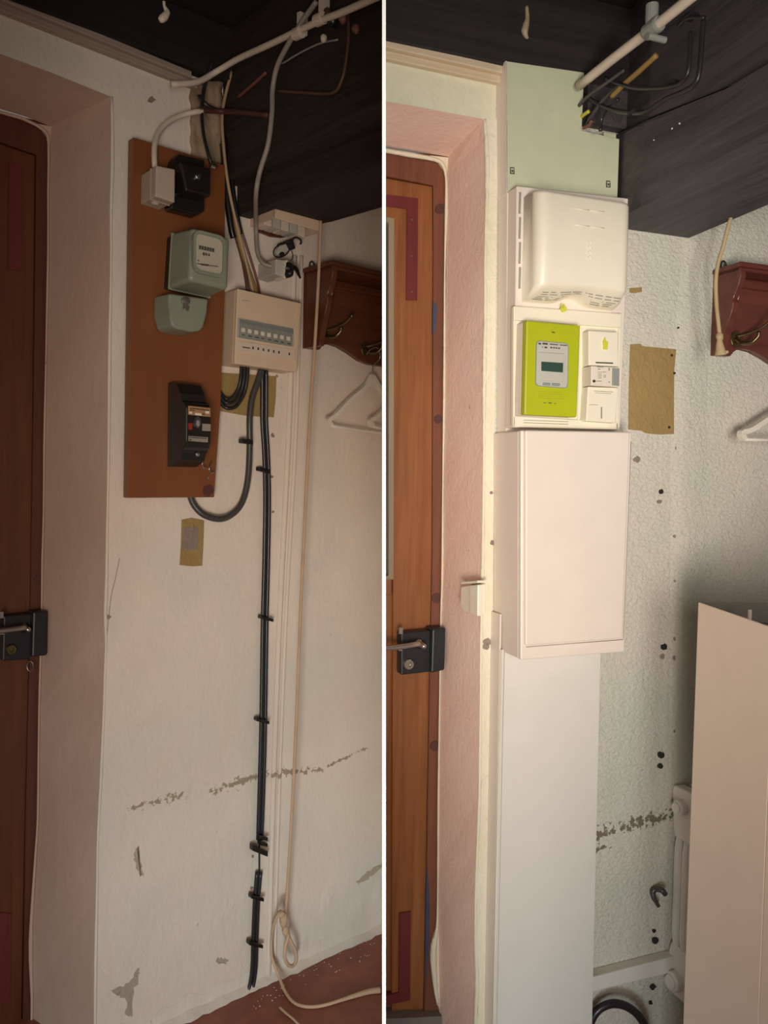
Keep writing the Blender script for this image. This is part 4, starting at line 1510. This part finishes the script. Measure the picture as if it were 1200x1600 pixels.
e = [FR.P(788, 1015, ot + .0005), FR.P(776, 1600, ot + .0005), FR.P(775, 1700, ot + .0005)]
e[-1].z = 0
tube(b, e, .0010, 6, 0)
obj('seam', b, 'grey_face', root, FR, smooth=True)
b = nb()
e = [FR.P(938.5, 1000, ot - .003), FR.P(924.5, 1600, ot - .003), FR.P(923.5, 1700, ot - .003)]
e[2].z = 0
extr(b, e + [p - FR.n * (ot - .003) for p in e][::-1], -FR.u * .003)
obj('side', b, 'trunk_white', root, FR)

# upper trunking body between plate and cabinet
oc1 = 0.083
root = thing('panel_column', FR.P(890, 670, 0), FR, 'white stepped mounting column behind the vented cover and the lime meter', 'mounting column')
obj('rear_channel', pp(nb(), FR, [(793, 300), (968, 325), (962, 690), (791, 690)], .045, 0, .002, 1), 'pink_white_plastic', root, FR)
obj('front_channel', pp(nb(), FR, [(808, 290), (984, 310), (969, 672), (803, 668)], oc1, .045, .002, 1), 'pink_white_plastic', root, FR)
for (x0, y0, x1, y1) in [(796, 370, 798, 395), (797, 405, 796, 420), (796, 538, 793, 552), (795, 566, 794, 576)]:
    b = nb()
    p0, p1 = FR.P(x0, y0, .045), FR.P(x1, y1, .045)
    tube(b, [p0 + FR.n * .003, (p0 + p1) / 2 + FR.n * .004, p1 + FR.n * .003], .0014, 6, 4)
    obj('clip_rib', b, 'white_plastic', root, FR, smooth=True)

# vented cover, profile with sloping underside
ov = 0.150
root = thing('vented_cover', FR.P(890, 480, oc1), FR, 'white rounded terminal cover with a vented underside above the lime meter', 'cover')
A0 = FR.L(817, 360, oc1)[0]
A1 = FR.L(987.5, 380, ov)[0]
ztl = FR.L(826, 290, ov)[1]
ztr = FR.L(988, 315, ov)[1]
zbl = FR.L(838, 448, ov)[1]
zbr = FR.L(983, 458, ov)[1]
zl0 = FR.L(815, 472, oc1)[1]
zl1 = FR.L(970, 488, oc1)[1]
b = nb()
nA = 28
rows = []
rx = .022
for i in range(nA + 1):
    t = i / nA
    # more samples near the rounded sides
    t = .5 - .5 * math.cos(math.pi * t)
    a = A0 + (A1 - A0) * t
    dl = min(a - A0, A1 - a)
    drop = 0 if dl > rx else (rx - math.sqrt(max(0, rx * rx - (rx - dl) ** 2)))
    zt = ztl + (ztr - ztl) * t
    zb_ = zbl + (zbr - zbl) * t + 0.006 * math.sin(math.pi * t)
    zl = zl0 + (zl1 - zl0) * t
    of = ov - drop
    # thumb recess in the underside
    g = math.exp(-((t - .50) / .13) ** 2)
    prof = [(oc1, zt), (of - .012, zt), (of - .004, zt - .003), (of, zt - .010), (of + .001, (zt + zb_) / 2), (of, zb_ + .008), (of - .003, zb_ + .002), (of - .010, zb_ - .003),
            (of * .6 + oc1 * .4, zl * .62 + zb_ * .38 + .008 * g), (oc1 + .012, zl + .004 + .018 * g), (oc1, zl + .016 * g)]
    rows.append([b.verts.new(FR.w(a, max(o, oc1), z)) for o, z in prof])
for A, Bq in zip(rows, rows[1:]):
    for j in range(len(A) - 1):
        b.faces.new((A[j], A[j + 1], Bq[j + 1], Bq[j]))
b.faces.new(rows[0])
b.faces.new(rows[-1][::-1])
obj('shell', b, 'white_plastic', root, FR, smooth=False)
for p in root.children:
    for f in p.data.polygons:
        f.use_smooth = True
# slots in the sloping underside (each row a real thin dark slot block on the slope)
def slope_pt(t, s):
    a = A0 + (A1 - A0) * t
    zb_ = zbl + (zbr - zbl) * t + 0.006 * math.sin(math.pi * t) - .003
    zl = zl0 + (zl1 - zl0) * t + .004
    g = math.exp(-((t - .50) / .13) ** 2)
    o0_, z0_ = ov - .010, zb_
    o1_, z1_ = ov * .6 + oc1 * .4, zl * .62 + zb_ * .38 + .008 * g
    o2_, z2_ = oc1 + .012, zl + .018 * g
    if s < .5:
        k = s * 2
        return FR.w(a, o0_ + (o1_ - o0_) * k, z0_ + (z1_ - z0_) * k)
    k = s * 2 - 1
    return FR.w(a, o1_ + (o2_ - o1_) * k, z1_ + (z2_ - z1_) * k)


slope_n = None
for s, segs in ((.22, [(.10, .16), (.19, .24), (.29, .40), (.42, .52), (.56, .64), (.67, .75), (.78, .85), (.87, .95)]),
                (.40, [(.10, .17), (.19, .27), (.31, .42), (.45, .54), (.58, .66), (.68, .76), (.79, .86), (.89, .95)]),
                (.58, [(.08, .20), (.23, .36), (.66, .80), (.83, .94)]), (.72, [(.08, .15), (.19, .34), (.68, .78), (.82, .92)]), (.86, [(.07, .18), (.21, .34), (.70, .80), (.84, .91)])):
    for t0, t1 in segs:
        b = nb()
        P0, P1 = slope_pt(t0, s), slope_pt(t1, s)
        Q0, Q1 = slope_pt(t0, s + .05), slope_pt(t1, s + .05)
        nn = (P1 - P0).cross(Q0 - P0).normalized()
        if nn.dot(EYE - P0) < 0:
            nn = -nn
        extr(b, [P0, P1, Q1, Q0], nn * .0012)
        obj('vent_slot', b, 'faint_ink', root, FR)
# embossed panel and arrow chevrons on the front
b = nb()
for q in [(897, 325.5, 921, 328.5), (922, 328.5, 944, 331), (897, 350.5, 921, 353.8), (922, 354, 944, 356.5)]:
    p0, p1 = FR.P(q[0], q[1], ov + .001), FR.P(q[2], q[3], ov + .001)
    tube(b, [p0, p1], .0009, 6, 0)
obj('embossing', b, 'white_plastic', root, FR, smooth=True)
for i in range(4):
    b = nb()
    y = 378 + 8 * i
    tube(b, T(FR, [(917, y + 3, ov + .001), (921.5, y - 2, ov + .001), (925, y + 3.5, ov + .001)]), .0013, 6, 3)
    obj('chevron', b, 'white_plastic', root, FR, smooth=True)
# lead at the left, hinge slots
for i in range(4):
    y0 = 300 + 39 * i
    b = nb()
    pp(b, FR, [(811.5, y0), (814.5, y0 + .5), (813.5, y0 + 34), (810.5, y0 + 33.5)], oc1 + .0015, oc1 - .001)
    obj('hinge_slot', b, 'faint_ink', root, FR)
b = nb()
disc_px(b, FR, 881, 483, 5, oc1 + .012, .004, 12, .12)
pp(b, FR, [(877.5, 475), (879.5, 475), (880, 481), (878.5, 481)], oc1 + .016, oc1 + .012)
pp(b, FR, [(881.5, 476), (883, 476), (883, 481), (881.5, 481)], oc1 + .016, oc1 + .012)
obj('seal', b, 'seal_yellow', root, FR, label='yellow-green plastic seal')

# meter tray
root = thing('meter_tray', FR.P(885, 668, oc1), FR, 'white plastic tray framing the lime meter and its breaker', 'tray')
o0, o1 = oc1, oc1 + .010
obj('back', pp(nb(), FR, [(803, 492), (971, 500), (966, 671), (802, 667)], o0 + .004, o0, .001, 1), 'white_plastic', root, FR)
obj('top_band', pp(nb(), FR, [(803, 478), (972, 490), (971, 512), (803, 500)], o1 + .002, o0, .002, 2), 'white_plastic', root, FR)
for q in ([(802.5, 500), (805.5, 500), (805, 667), (802, 667)], [(967.5, 512), (971, 512), (966, 671), (962.5, 671)], [(802, 650), (966, 660), (965.5, 671), (802, 667)], [(906.5, 508), (908.5, 508), (905, 660), (903, 660)]):
    obj('rim', pp(nb(), FR, q, o1, o0, .001, 1), 'white_plastic', root, FR)
marks(FR, [(818, 656, 888, 657, .035), (818, 660, 888, 661, .035)], o1, 'faint_ink', root, 'groove')

# lime meter
om = oc1 + .048
root = thing('electricity_meter', FR.P(860, 650, oc1), FR, 'lime green smart meter with a small dark display', 'meter')
fq = [(823, 500.5), (907, 508.5), (901.5, 652), (819.5, 648)]
obj('base', shifted(FR, fq, om, oc1 + .030, oc1 + .004, .002, -.01), 'pink_white_plastic', root, FR)
obj('case', shifted(FR, fq, om, om, oc1 + .0295, .003), 'lime_plastic', root, FR)
b = nb()
rnd = ring_px(FR, [(839, 533), (888, 537.5), (886.5, 606), (837.5, 602)], 1.03, om + .0025, om - .001, .12, 4)
face = obj('face_surround', rnd[0], 'button_grey', root, FR)
b = nb()
extr(b, [p - FR.n * .0008 for p in rnd[1]], -FR.n * .002)
obj('face', b, 'grey_face', root, FR)
obj('display_panel', pp(nb(), FR, [(843, 550), (882, 552.5), (881, 597), (843, 595)], om + .004, om, .001, 1), 'grey_face', root, FR)
obj('display', pp(nb(), FR, [(846, 565), (880, 567), (879.5, 582), (846, 579.5)], om + .0046, om + .002), 'lcd', root, FR)
for q in ([(849, 597.5), (860.5, 598.3), (860, 602.5), (848.5, 601.7)], [(863, 598.3), (875.5, 599.2), (875, 603.3), (862.5, 602.6)]):
    obj('button', pp(nb(), FR, q, om + .0036, om, .0006, 1), 'button_grey', root, FR)
marks(FR, [(841.5, 535.5, 845.5, 538, .1), (848, 535.5, 856, 538.2, .08), (859, 537, 872, 538.4, .08), (875, 538.3, 886, 539.6, .08),
           (847, 541.8, 849, 542.8, .1), (851, 541.5, 855, 543.8, .1), (860, 542, 863, 544, .1), (864.5, 542.3, 867, 544.3, .1), (868.5, 542.6, 871, 544.6, .1), (872.5, 543, 875, 545, .1)], om + .0018, 'printed_ink', root)
for i in range(4):
    marks(FR, [(842, 612 + 3.3 * i, 881, 612.7 + 3.3 * i, .03)], om + .0002, 'lime_plastic', root, 'rib', .0014)
for x, y in ((864.5, 519), (859.5, 629.5)):
    b = nb()
    lathe(b, FR.P(x, y, om), FR.n, [(0, .0065), (.0012, .0065), (.0014, .004), (.0006, .0035)], 16)
    sc = obj('seal_screw', b, 'lime_plastic', root, FR)
    marks(FR, [(x - 2.4, y - .7, x + 2.4, y + .7, .08)], om + .0012, 'printed_ink', sc, 'slot')
marks(FR, [(864, 515, 865, 516, 0), (864, 522.4, 865, 523.2, 0), (849, 629, 854, 629.8, .05), (866, 630, 869, 630.8, .05)], om + .0002, 'printed_ink', root)

# modern main breaker next to it
od = oc1 + .030
root = thing('circuit_breaker', FR.P(942, 658, oc1), FR, 'white modern main breaker right of the lime meter', 'circuit breaker')
obj('upper_cover', pp(nb(), FR, [(920, 516.5), (966, 519), (966, 573), (920, 571)], od, oc1 + .004, .002), 'white_plastic', root, FR)
obj('module', pp(nb(), FR, [(924, 571.5), (968.5, 574), (968, 605), (923.5, 602)], od + .010, oc1 + .004, .0015), 'white_label', root, FR)
obj('toggle', pp(nb(), FR, [(957.5, 575), (968, 576), (967.5, 603), (957, 602)], od + .0125, od + .008, .001), 'clamp_grey', root, FR)
obj('lower_cover', pp(nb(), FR, [(919, 604), (967, 606), (962, 661), (916, 658)], od, oc1 + .004, .002), 'white_plastic', root, FR)
marks(FR, [(933, 572.5, 943, 573.8, .05), (934.5, 576, 938, 577.5, 0), (951, 575, 953, 579, 0), (934, 581, 945, 581.7, 0), (934.5, 584, 940, 585, 0), (934.5, 587, 940, 588, 0), (934.5, 590, 940, 591, 0),
           (943, 586, 947, 587, 0), (943, 588.5, 947, 589.5, 0), (932, 595, 940, 596.2, 0), (951, 596, 953, 598, 0), (942, 581, 948, 581.7, 0)], od + .010, 'faint_ink', root)
b = nb()
disc_px(b, FR, 928.5, 595.5, 2.3, od + .010, .001, 12)
obj('test_button', b, 'printed_ink', root, FR)
marks(FR, [(931, 565.5, 958, 567.5, .04)], od, 'printed_ink', root)
marks(FR, [(928, 610.5, 958, 611.3, .05), (930, 613.5, 955, 614.2, .05), (921, 632, 934, 632.7, .04), (939, 636, 941, 654, 0)], od, 'faint_ink', root)
b = nb()
pp(b, FR, [(943, 533), (946, 527), (947, 533), (950.5, 534), (949.5, 546), (943.5, 545.5)], od + .004, od)
obj('seal', b, 'seal_yellow', root, FR)

# lower cabinet
ok = 0.125
root = thing('distribution_cabinet', FR.P(890, 1030, 0), FR, 'plain white cabinet with a closed flat door below the lime meter', 'cabinet')
body_px = [(814.5, 673), (987, 676), (976, 1018), (814, 1031)]
obj('body', shifted(FR, body_px, ok, ok - .012, 0.0, .003), 'pink_white_plastic', root, FR)
obj('front_frame', shifted(FR, body_px, ok, ok, ok - .0115, .003, .004), 'pink_white_plastic', root, FR)
obj('door', pp(nb(), FR, [(821, 672), (985, 675), (973.5, 998), (821, 1009.5)], ok + .008, ok - .001, .004, 3), 'pink_white_plastic', root, FR)
b = nb()
e = T(FR, [(822, 1011, ok + .0005), (973.5, 999.3, ok + .0005)])
tube(b, e, .0009, 6, 0)
e = T(FR, [(974, 998, ok + .0005), (986, 690, ok + .0005)])
tube(b, e, .0007, 6, 0)
obj('door_gap', b, 'faint_ink', root, FR, smooth=True)

# contact box on the reveal
p1, p2 = FR.P(751, 935, 0), FR.P(690, 935, DR)
ru = (p2 - p1).normalized()
rn = ru.cross(Vector((0, 0, 1))).normalized()
if rn.dot(EYE - p1) < 0:
    rn = -rn
def RV(px, py, off):
    return hit(px, py, p1 + rn * off, rn)


root = thing('door_sensor', RV(735, 960, 0), FR, 'small white plastic box stuck on the pink door reveal', 'sensor')
b = nb()
q = [(720, 917), (745, 913), (745, 962), (724, 955), (719, 945)]
extr(b, [RV(x, y, .022) for x, y in q], -rn * .022, .002, 2)
obj('case', b, 'white_plastic', root, FR)
b = nb()
q = [(733, 915), (746.5, 913.5), (746, 963), (734, 959)]
extr(b, [RV(x, y, .027) for x, y in q], -rn * .012, .002, 2)
obj('front', b, 'white_plastic', root, FR)
b = nb()
q = [(718, 908), (738, 906), (749, 913), (735, 915)]
extr(b, [RV(720, 913, .026), RV(746, 911, .026), RV(746, 907, .026), RV(720, 909, .026)], -rn * .024, .001, 1)
obj('cap', b, 'white_plastic', root, FR)

# skirting duct, hook, black cable
root = obj('skirting_duct', pp(nb(), FR, [(915, 1530), (1075, 1489), (1075, 1514), (915, 1553)], .03, 0, .003, 2), 'trunk_white', F=FR, label='white duct running along the wall foot to the radiator', cat='duct')
root = thing('wall_clip', FR.P(1025, 1415, 0), FR, 'broken black cable clip sticking out of the wall', 'clip')
b = nb()
tube(b, T(FR, [(1040, 1398, .03), (1034, 1391, .026), (1025, 1389, .012), (1020, 1393, .008), (1021, 1402, .012), (1025, 1409, .016), (1029, 1416, .018)]), [.006, .007, .007, .008, .006, .0055, .005], 8, 5)
obj('strap', b, 'grey_cable', root, FR, smooth=True)
cable('black_hose', FR, [(918, 1612, .03), (927, 1588, .035), (940, 1574, .04), (960, 1568, .045), (982, 1574, .05), (1000, 1590, .055), (1010, 1612, .06), (1016, 1650, .06)], 6.5, 'black_cable', 'thick black cable arching at the floor beside the trunking', 'cable')

# radiator: end column, seen from its left end
root = thing('radiator', FR.P(1090, 1600, 0), FR, 'white column radiator hidden behind the tall white cabinet', 'radiator')
a0, zt = FR.L(1053, 1232)
zt = FR.P(1055, 1232, .03).z
zb_ = FR.P(1060, 1560, .05).z
offs = [.030, .058, .086]
a0 = FR.L(1050, 1400, .02)[0]
for s_ in range(5):
    a = a0 + .018 + .046 * s_
    b = nb()
    pr_ = [(.010, zt), (.098, zt), (.106, zt - .012), (.106, zt - .10), (.098, zt - .125), (.018, zt - .125), (.010, zt - .10), (.014, zt - .055), (.006, zt - .035), (.004, zt - .012)]
    extr(b, [FR.w(a - .015, o, z) for o, z in pr_], FR.u * .030, .004, 2)
    pr2 = [(o, zt + zb_ - z) for o, z in pr_]
    extr(b, [FR.w(a - .015, o, z) for o, z in pr2], FR.u * .030, .004, 2)
    for o in offs:
        tube(b, [FR.w(a - .004, o, zt - .105), FR.w(a - .008, o, zt - .15), FR.w(a - .008, o, (zt + zb_) / 2), FR.w(a - .008, o, zb_ + .15), FR.w(a - .004, o, zb_ + .105)], [.008, .0125, .0125, .0125, .008], 12, 2)
    obj('section', b, 'radiator_white', root, FR)
for z, r in ((zt - .042, .019), (zb_ + .042, .024)):
    b = nb()
    lathe(b, FR.w(a0 + .008, .045, z), -FR.u, [(0, r), (.020, r), (.023, r * .9), (.024, r * .72), (.028, r * .72), (.030, r * .6)], 20)
    obj('end_plug', b, 'radiator_white', root, FR)
zz = zt - .075
b = nb()
tube(b, [FR.w(a0 + .002, .082 + .010 * math.cos(t), zz + .014 * math.sin(t)) for t in [i * 2 * math.pi / 14 for i in range(14)]], .0014, 6, 0, closed=True)
obj('cast_mark', b, 'radiator_white', root, FR, smooth=True)

# tall white cabinet at the right, standing cornerwise
c0 = FR.P(1091, 941, .30)
c0f = hit(1078, 1600, FR.p0 + FR.n * .30, FR.n)
th_ = math.radians(-86)
ex = Vector((math.cos(th_), math.sin(th_), 0))
ey = Vector((0, 0, 1)).cross(ex)
H_ = c0.z
base = Vector((c0.x, c0.y, 0))
root = thing('white_cabinet', base + ex * .22 + ey * .15, FR, 'tall plain white open-topped cabinet in front of the radiator', 'cabinet')
def wbox(p, dx, dy, z0, z1, bev=.001):
    b = nb()
    extr(b, [p + Vector((0, 0, z0)), p + ex * dx + Vector((0, 0, z0)), p + ex * dx + ey * dy + Vector((0, 0, z0)), p + ey * dy + Vector((0, 0, z0))], Vector((0, 0, z1 - z0)), bev, 1)
    return b


Wc, Dc, tc_ = .50, .30, .004
lean = FR.P(1078, 1600, .30)
obj('front_panel', wbox(base, .285, tc_, 0, H_), 'cabinet_board', root, FR)
obj('front_panel', wbox(base + ex * .287, Wc - .287, tc_, 0, H_), 'cabinet_board', root, FR)
obj('side_panel', wbox(base + ey * tc_, tc_, Dc, 0, H_), 'shaded_inside', root, FR)
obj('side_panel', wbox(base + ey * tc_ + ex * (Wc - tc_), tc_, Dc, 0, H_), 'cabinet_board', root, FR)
obj('back_panel', wbox(base + ey * Dc, Wc, tc_, 0, H_), 'shaded_inside', root, FR)
obj('inner_shelf', wbox(base + ex * tc_ + ey * tc_, Wc - tc_, Dc - tc_, H_ - .05, H_ - .04), 'shaded_inside', root, FR)
b = nb()
pc = base + ex * .10 + ey * .05
extr(b, [pc + Vector((0, 0, H_ - .04)), pc + ex * .008 + Vector((0, 0, H_ - .04)), pc + ex * .006 + Vector((0, 0, H_ + .002)), pc + ex * .003 + Vector((0, 0, H_ + .002))], ey * .006)
obj('corner_stud', b, 'cabinet_board', root, FR)

# ================================================================== pipes and wires in the ceiling
# left: cream conduit on the beam with clamps
root = thing('ceiling_conduit', PB(FL, aLW, 420, 72, .02), FL, 'cream conduit running along the blackened beam in the dark', 'conduit')
p = [FL.P(268, 132, .05), FL.P(308, 128, .05), FL.P(338, 112, .05), PB(FL, aLW, 372, 92, .03), PB(FL, aLW, 420, 70, .03), PB(FL, aLW, 490, 37, .03), PB(FL, aLW, 545, 15, .03), PB(FL, aLW, 640, -28, .03)]
b = nb()
tube(b, p, .0072, 12, 4)
obj('pipe', b, 'conduit_cream', root, smooth=True)
for x, y in ((466, 52), (500, 30)):
    b = nb()
    c = PB(FL, aLW, x, y, .03)
    dirv = (p[5] - p[4]).normalized()
    lathe(b, c - dirv * .012, dirv, [(0, .0125), (.024, .0125)], 14)
    extr(b, [c + Vector((0, 0, .045)) - dirv * .006, c + Vector((0, 0, .045)) + dirv * .006, c + dirv * .006, c - dirv * .006], FL.u * .02)
    obj('clamp', b, 'conduit_cream', root)
gd = 'dim wires on the blackened beam'
for i, (pts, r, m, lab) in enumerate([
    ([(372, 152), (392, 135), (416, 113)], .004, 'red_wire', 'dull pink wire end tucked along the blackened beam'),
    ([(543, 20), (545, 55), (540, 100), (534, 125), (520, 145), (480, 145), (430, 142)], .0038, 'brown_wire', 'dark wire bending down and left across the blackened beam'),
    ([(528, 62), (500, 68), (470, 82), (440, 100)], .0022, 'light_grey_cable', 'thin pale wire slanting under the conduit on the blackened beam')]):
    b = nb()
    tube(b, [PB(FL, aLW, x, y, .008) for x, y in pts], r, 8, 6)
    obj('beam_wire', b, m, label=lab, cat='wire', group=gd, smooth=True)
root = thing('wire_connectors', PB(FL, aLW, 530, 40, .02), FL, 'cluster of small wire connectors at the top of the blackened beam', 'connector')
for x, y, r, m in [(520, 32, .012, 'black_plastic'), (536, 28, .010, 'red_wire'), (556, 45, .008, 'red_wire'), (506, 60, .007, 'conduit_cream'), (512, 22, .010, 'brown_wire')]:
    b = nb()
    blob(b, PB(FL, aLW, x, y, .02), r, r, r * 1.3, FL, .3, x)
    obj('connector', b, m, root, smooth=True)
b = nb()
cc = FL.P(255, 20, .3)
tube(b, T(FL, [(256, 2, .3), (257, 10, .3), (261, 19, .3), (257, 26, .3), (252, 30, .3), (253, 24, .3)]), [.003, .003, .006, .008, .007, .004], 8, 5)
obj('ceiling_hook', b, 'conduit_cream', label='pale hook hanging from the dark ceiling over the old room', cat='hook', smooth=True)

# right: white pipe with grey tee, wires on the double beam
aU = aR0
root = thing('ceiling_pipe', PB(FR, aU, 980, 80, .04), FR, 'pale pipe slanting up under the ceiling beside the double beam', 'pipe')
b = nb()
p = [PB(FR, aU, 905, 134, .05), PB(FR, aU, 960, 90, .05), PB(FR, aU, 1020, 44, .05), PB(FR, aU, 1060, 12, .05), PB(FR, aU, 1110, -28, .05)]
tube(b, p, .0098, 14, 3)
obj('pipe', b, 'conduit_cream', root, FR, smooth=True)
b = nb()
dirv = (p[2] - p[1]).normalized()
lathe(b, p[2] - dirv * .02, dirv, [(0, .0135), (.004, .015), (.036, .015), (.04, .0135)], 16)
lathe(b, p[2] + Vector((0, 0, .045)) - dirv * .004, Vector((0, 0, -1)), [(0, .012), (.045, .012)], 14)
lathe(b, p[2] - Vector((0, 0, .024)) + dirv * .012, FR.u, [(-.02, .006), (.02, .006)], 10)
obj('clamp', b, 'clamp_grey', root, FR, label='grey pipe clamp')
gd = 'black wires on the double beam'
for pts, r, o, m, lab in [
    ([(946, 122), (965, 130), (990, 137), (1020, 138), (1050, 135), (1065, 128), (1075, 112), (1078, 80), (1078, 50)], .0040, .03, 'black_cable', 'upper black wire bending up along the double beam'),
    ([(908, 145), (930, 160), (955, 171), (985, 176), (1010, 174), (1040, 155), (1070, 142), (1088, 128), (1094, 100), (1097, 60), (1099, 32)], .0046, .02, 'black_cable', 'lower black wire sweeping up along the double beam'),
    ([(915, 200), (922, 185), (940, 160), (960, 140), (985, 120)], .004, .02, 'grey_cable', 'dark grey wire leaving the cut-out of the green plate'),
    ([(905, 165), (920, 150), (950, 128), (975, 110)], .0036, .04, 'grey_cable', 'grey wire lying just under the pale pipe'),
    ([(938, 205), (940, 185), (950, 168), (966, 155)], .004, .015, 'black_cable', 'short black wire beside the tab of the green plate'),
    ([(908, 183), (914, 178), (920, 174)], .004, .03, 'yellow_wire', 'short yellow earth wire at the cut-out of the green plate'),
    ([(912, 200), (920, 196), (925, 188)], .0036, .03, 'red_wire', 'short salmon wire end behind the green plate'),
    ([(956, 151), (975, 132), (1000, 110), (1026, 86)], .0055, .025, 'ochre_wire', 'orange-brown wire lying along the upper timber'),
    ([(1060, 40), (1075, 28), (1100, 28)], .004, .02, 'black_cable', 'topmost short black wire on the upper timber')]:
    b = nb()
    tube(b, [PB(FR, aU, x, y, o) for x, y in pts], r, 8, 6)
    obj('beam_wire', b, m, None, FR, lab, 'wire', gd, smooth=True)
for x, y, lab in [(1000, 178, 'steel nail clip holding the lower black wire'), (1058, 133, 'steel nail clip where two black wires bend upward'), (1086, 28, 'steel nail clip at the top of the double beam')]:
    b = nb()
    c = PB(FR, aU, x, y, .005)
    extr(b, [c - FR.n * .012 - FR.v * .003, c + FR.n * .012 - FR.v * .003, c + FR.n * .012 + FR.v * .004, c - FR.n * .012 + FR.v * .004], -FR.u * .022, .001, 1)
    obj('nail_clip', b, 'dark_steel', None, FR, lab, 'clip', 'nail clips on the double beam')
b = nb()
tube(b, [hit(x, y, FR.p0 + FR.n * .3, FR.n) for x, y in [(823, 10), (824, 28), (822, 38), (820, 48), (822, 56), (825, 60)]], [.003, .004, .006, .0065, .004, .002], 8, 5)
obj('ceiling_hook', b, 'bead_wood', None, FR, 'rusty hook hanging from the dark ceiling over the new panel', 'hook', smooth=True)
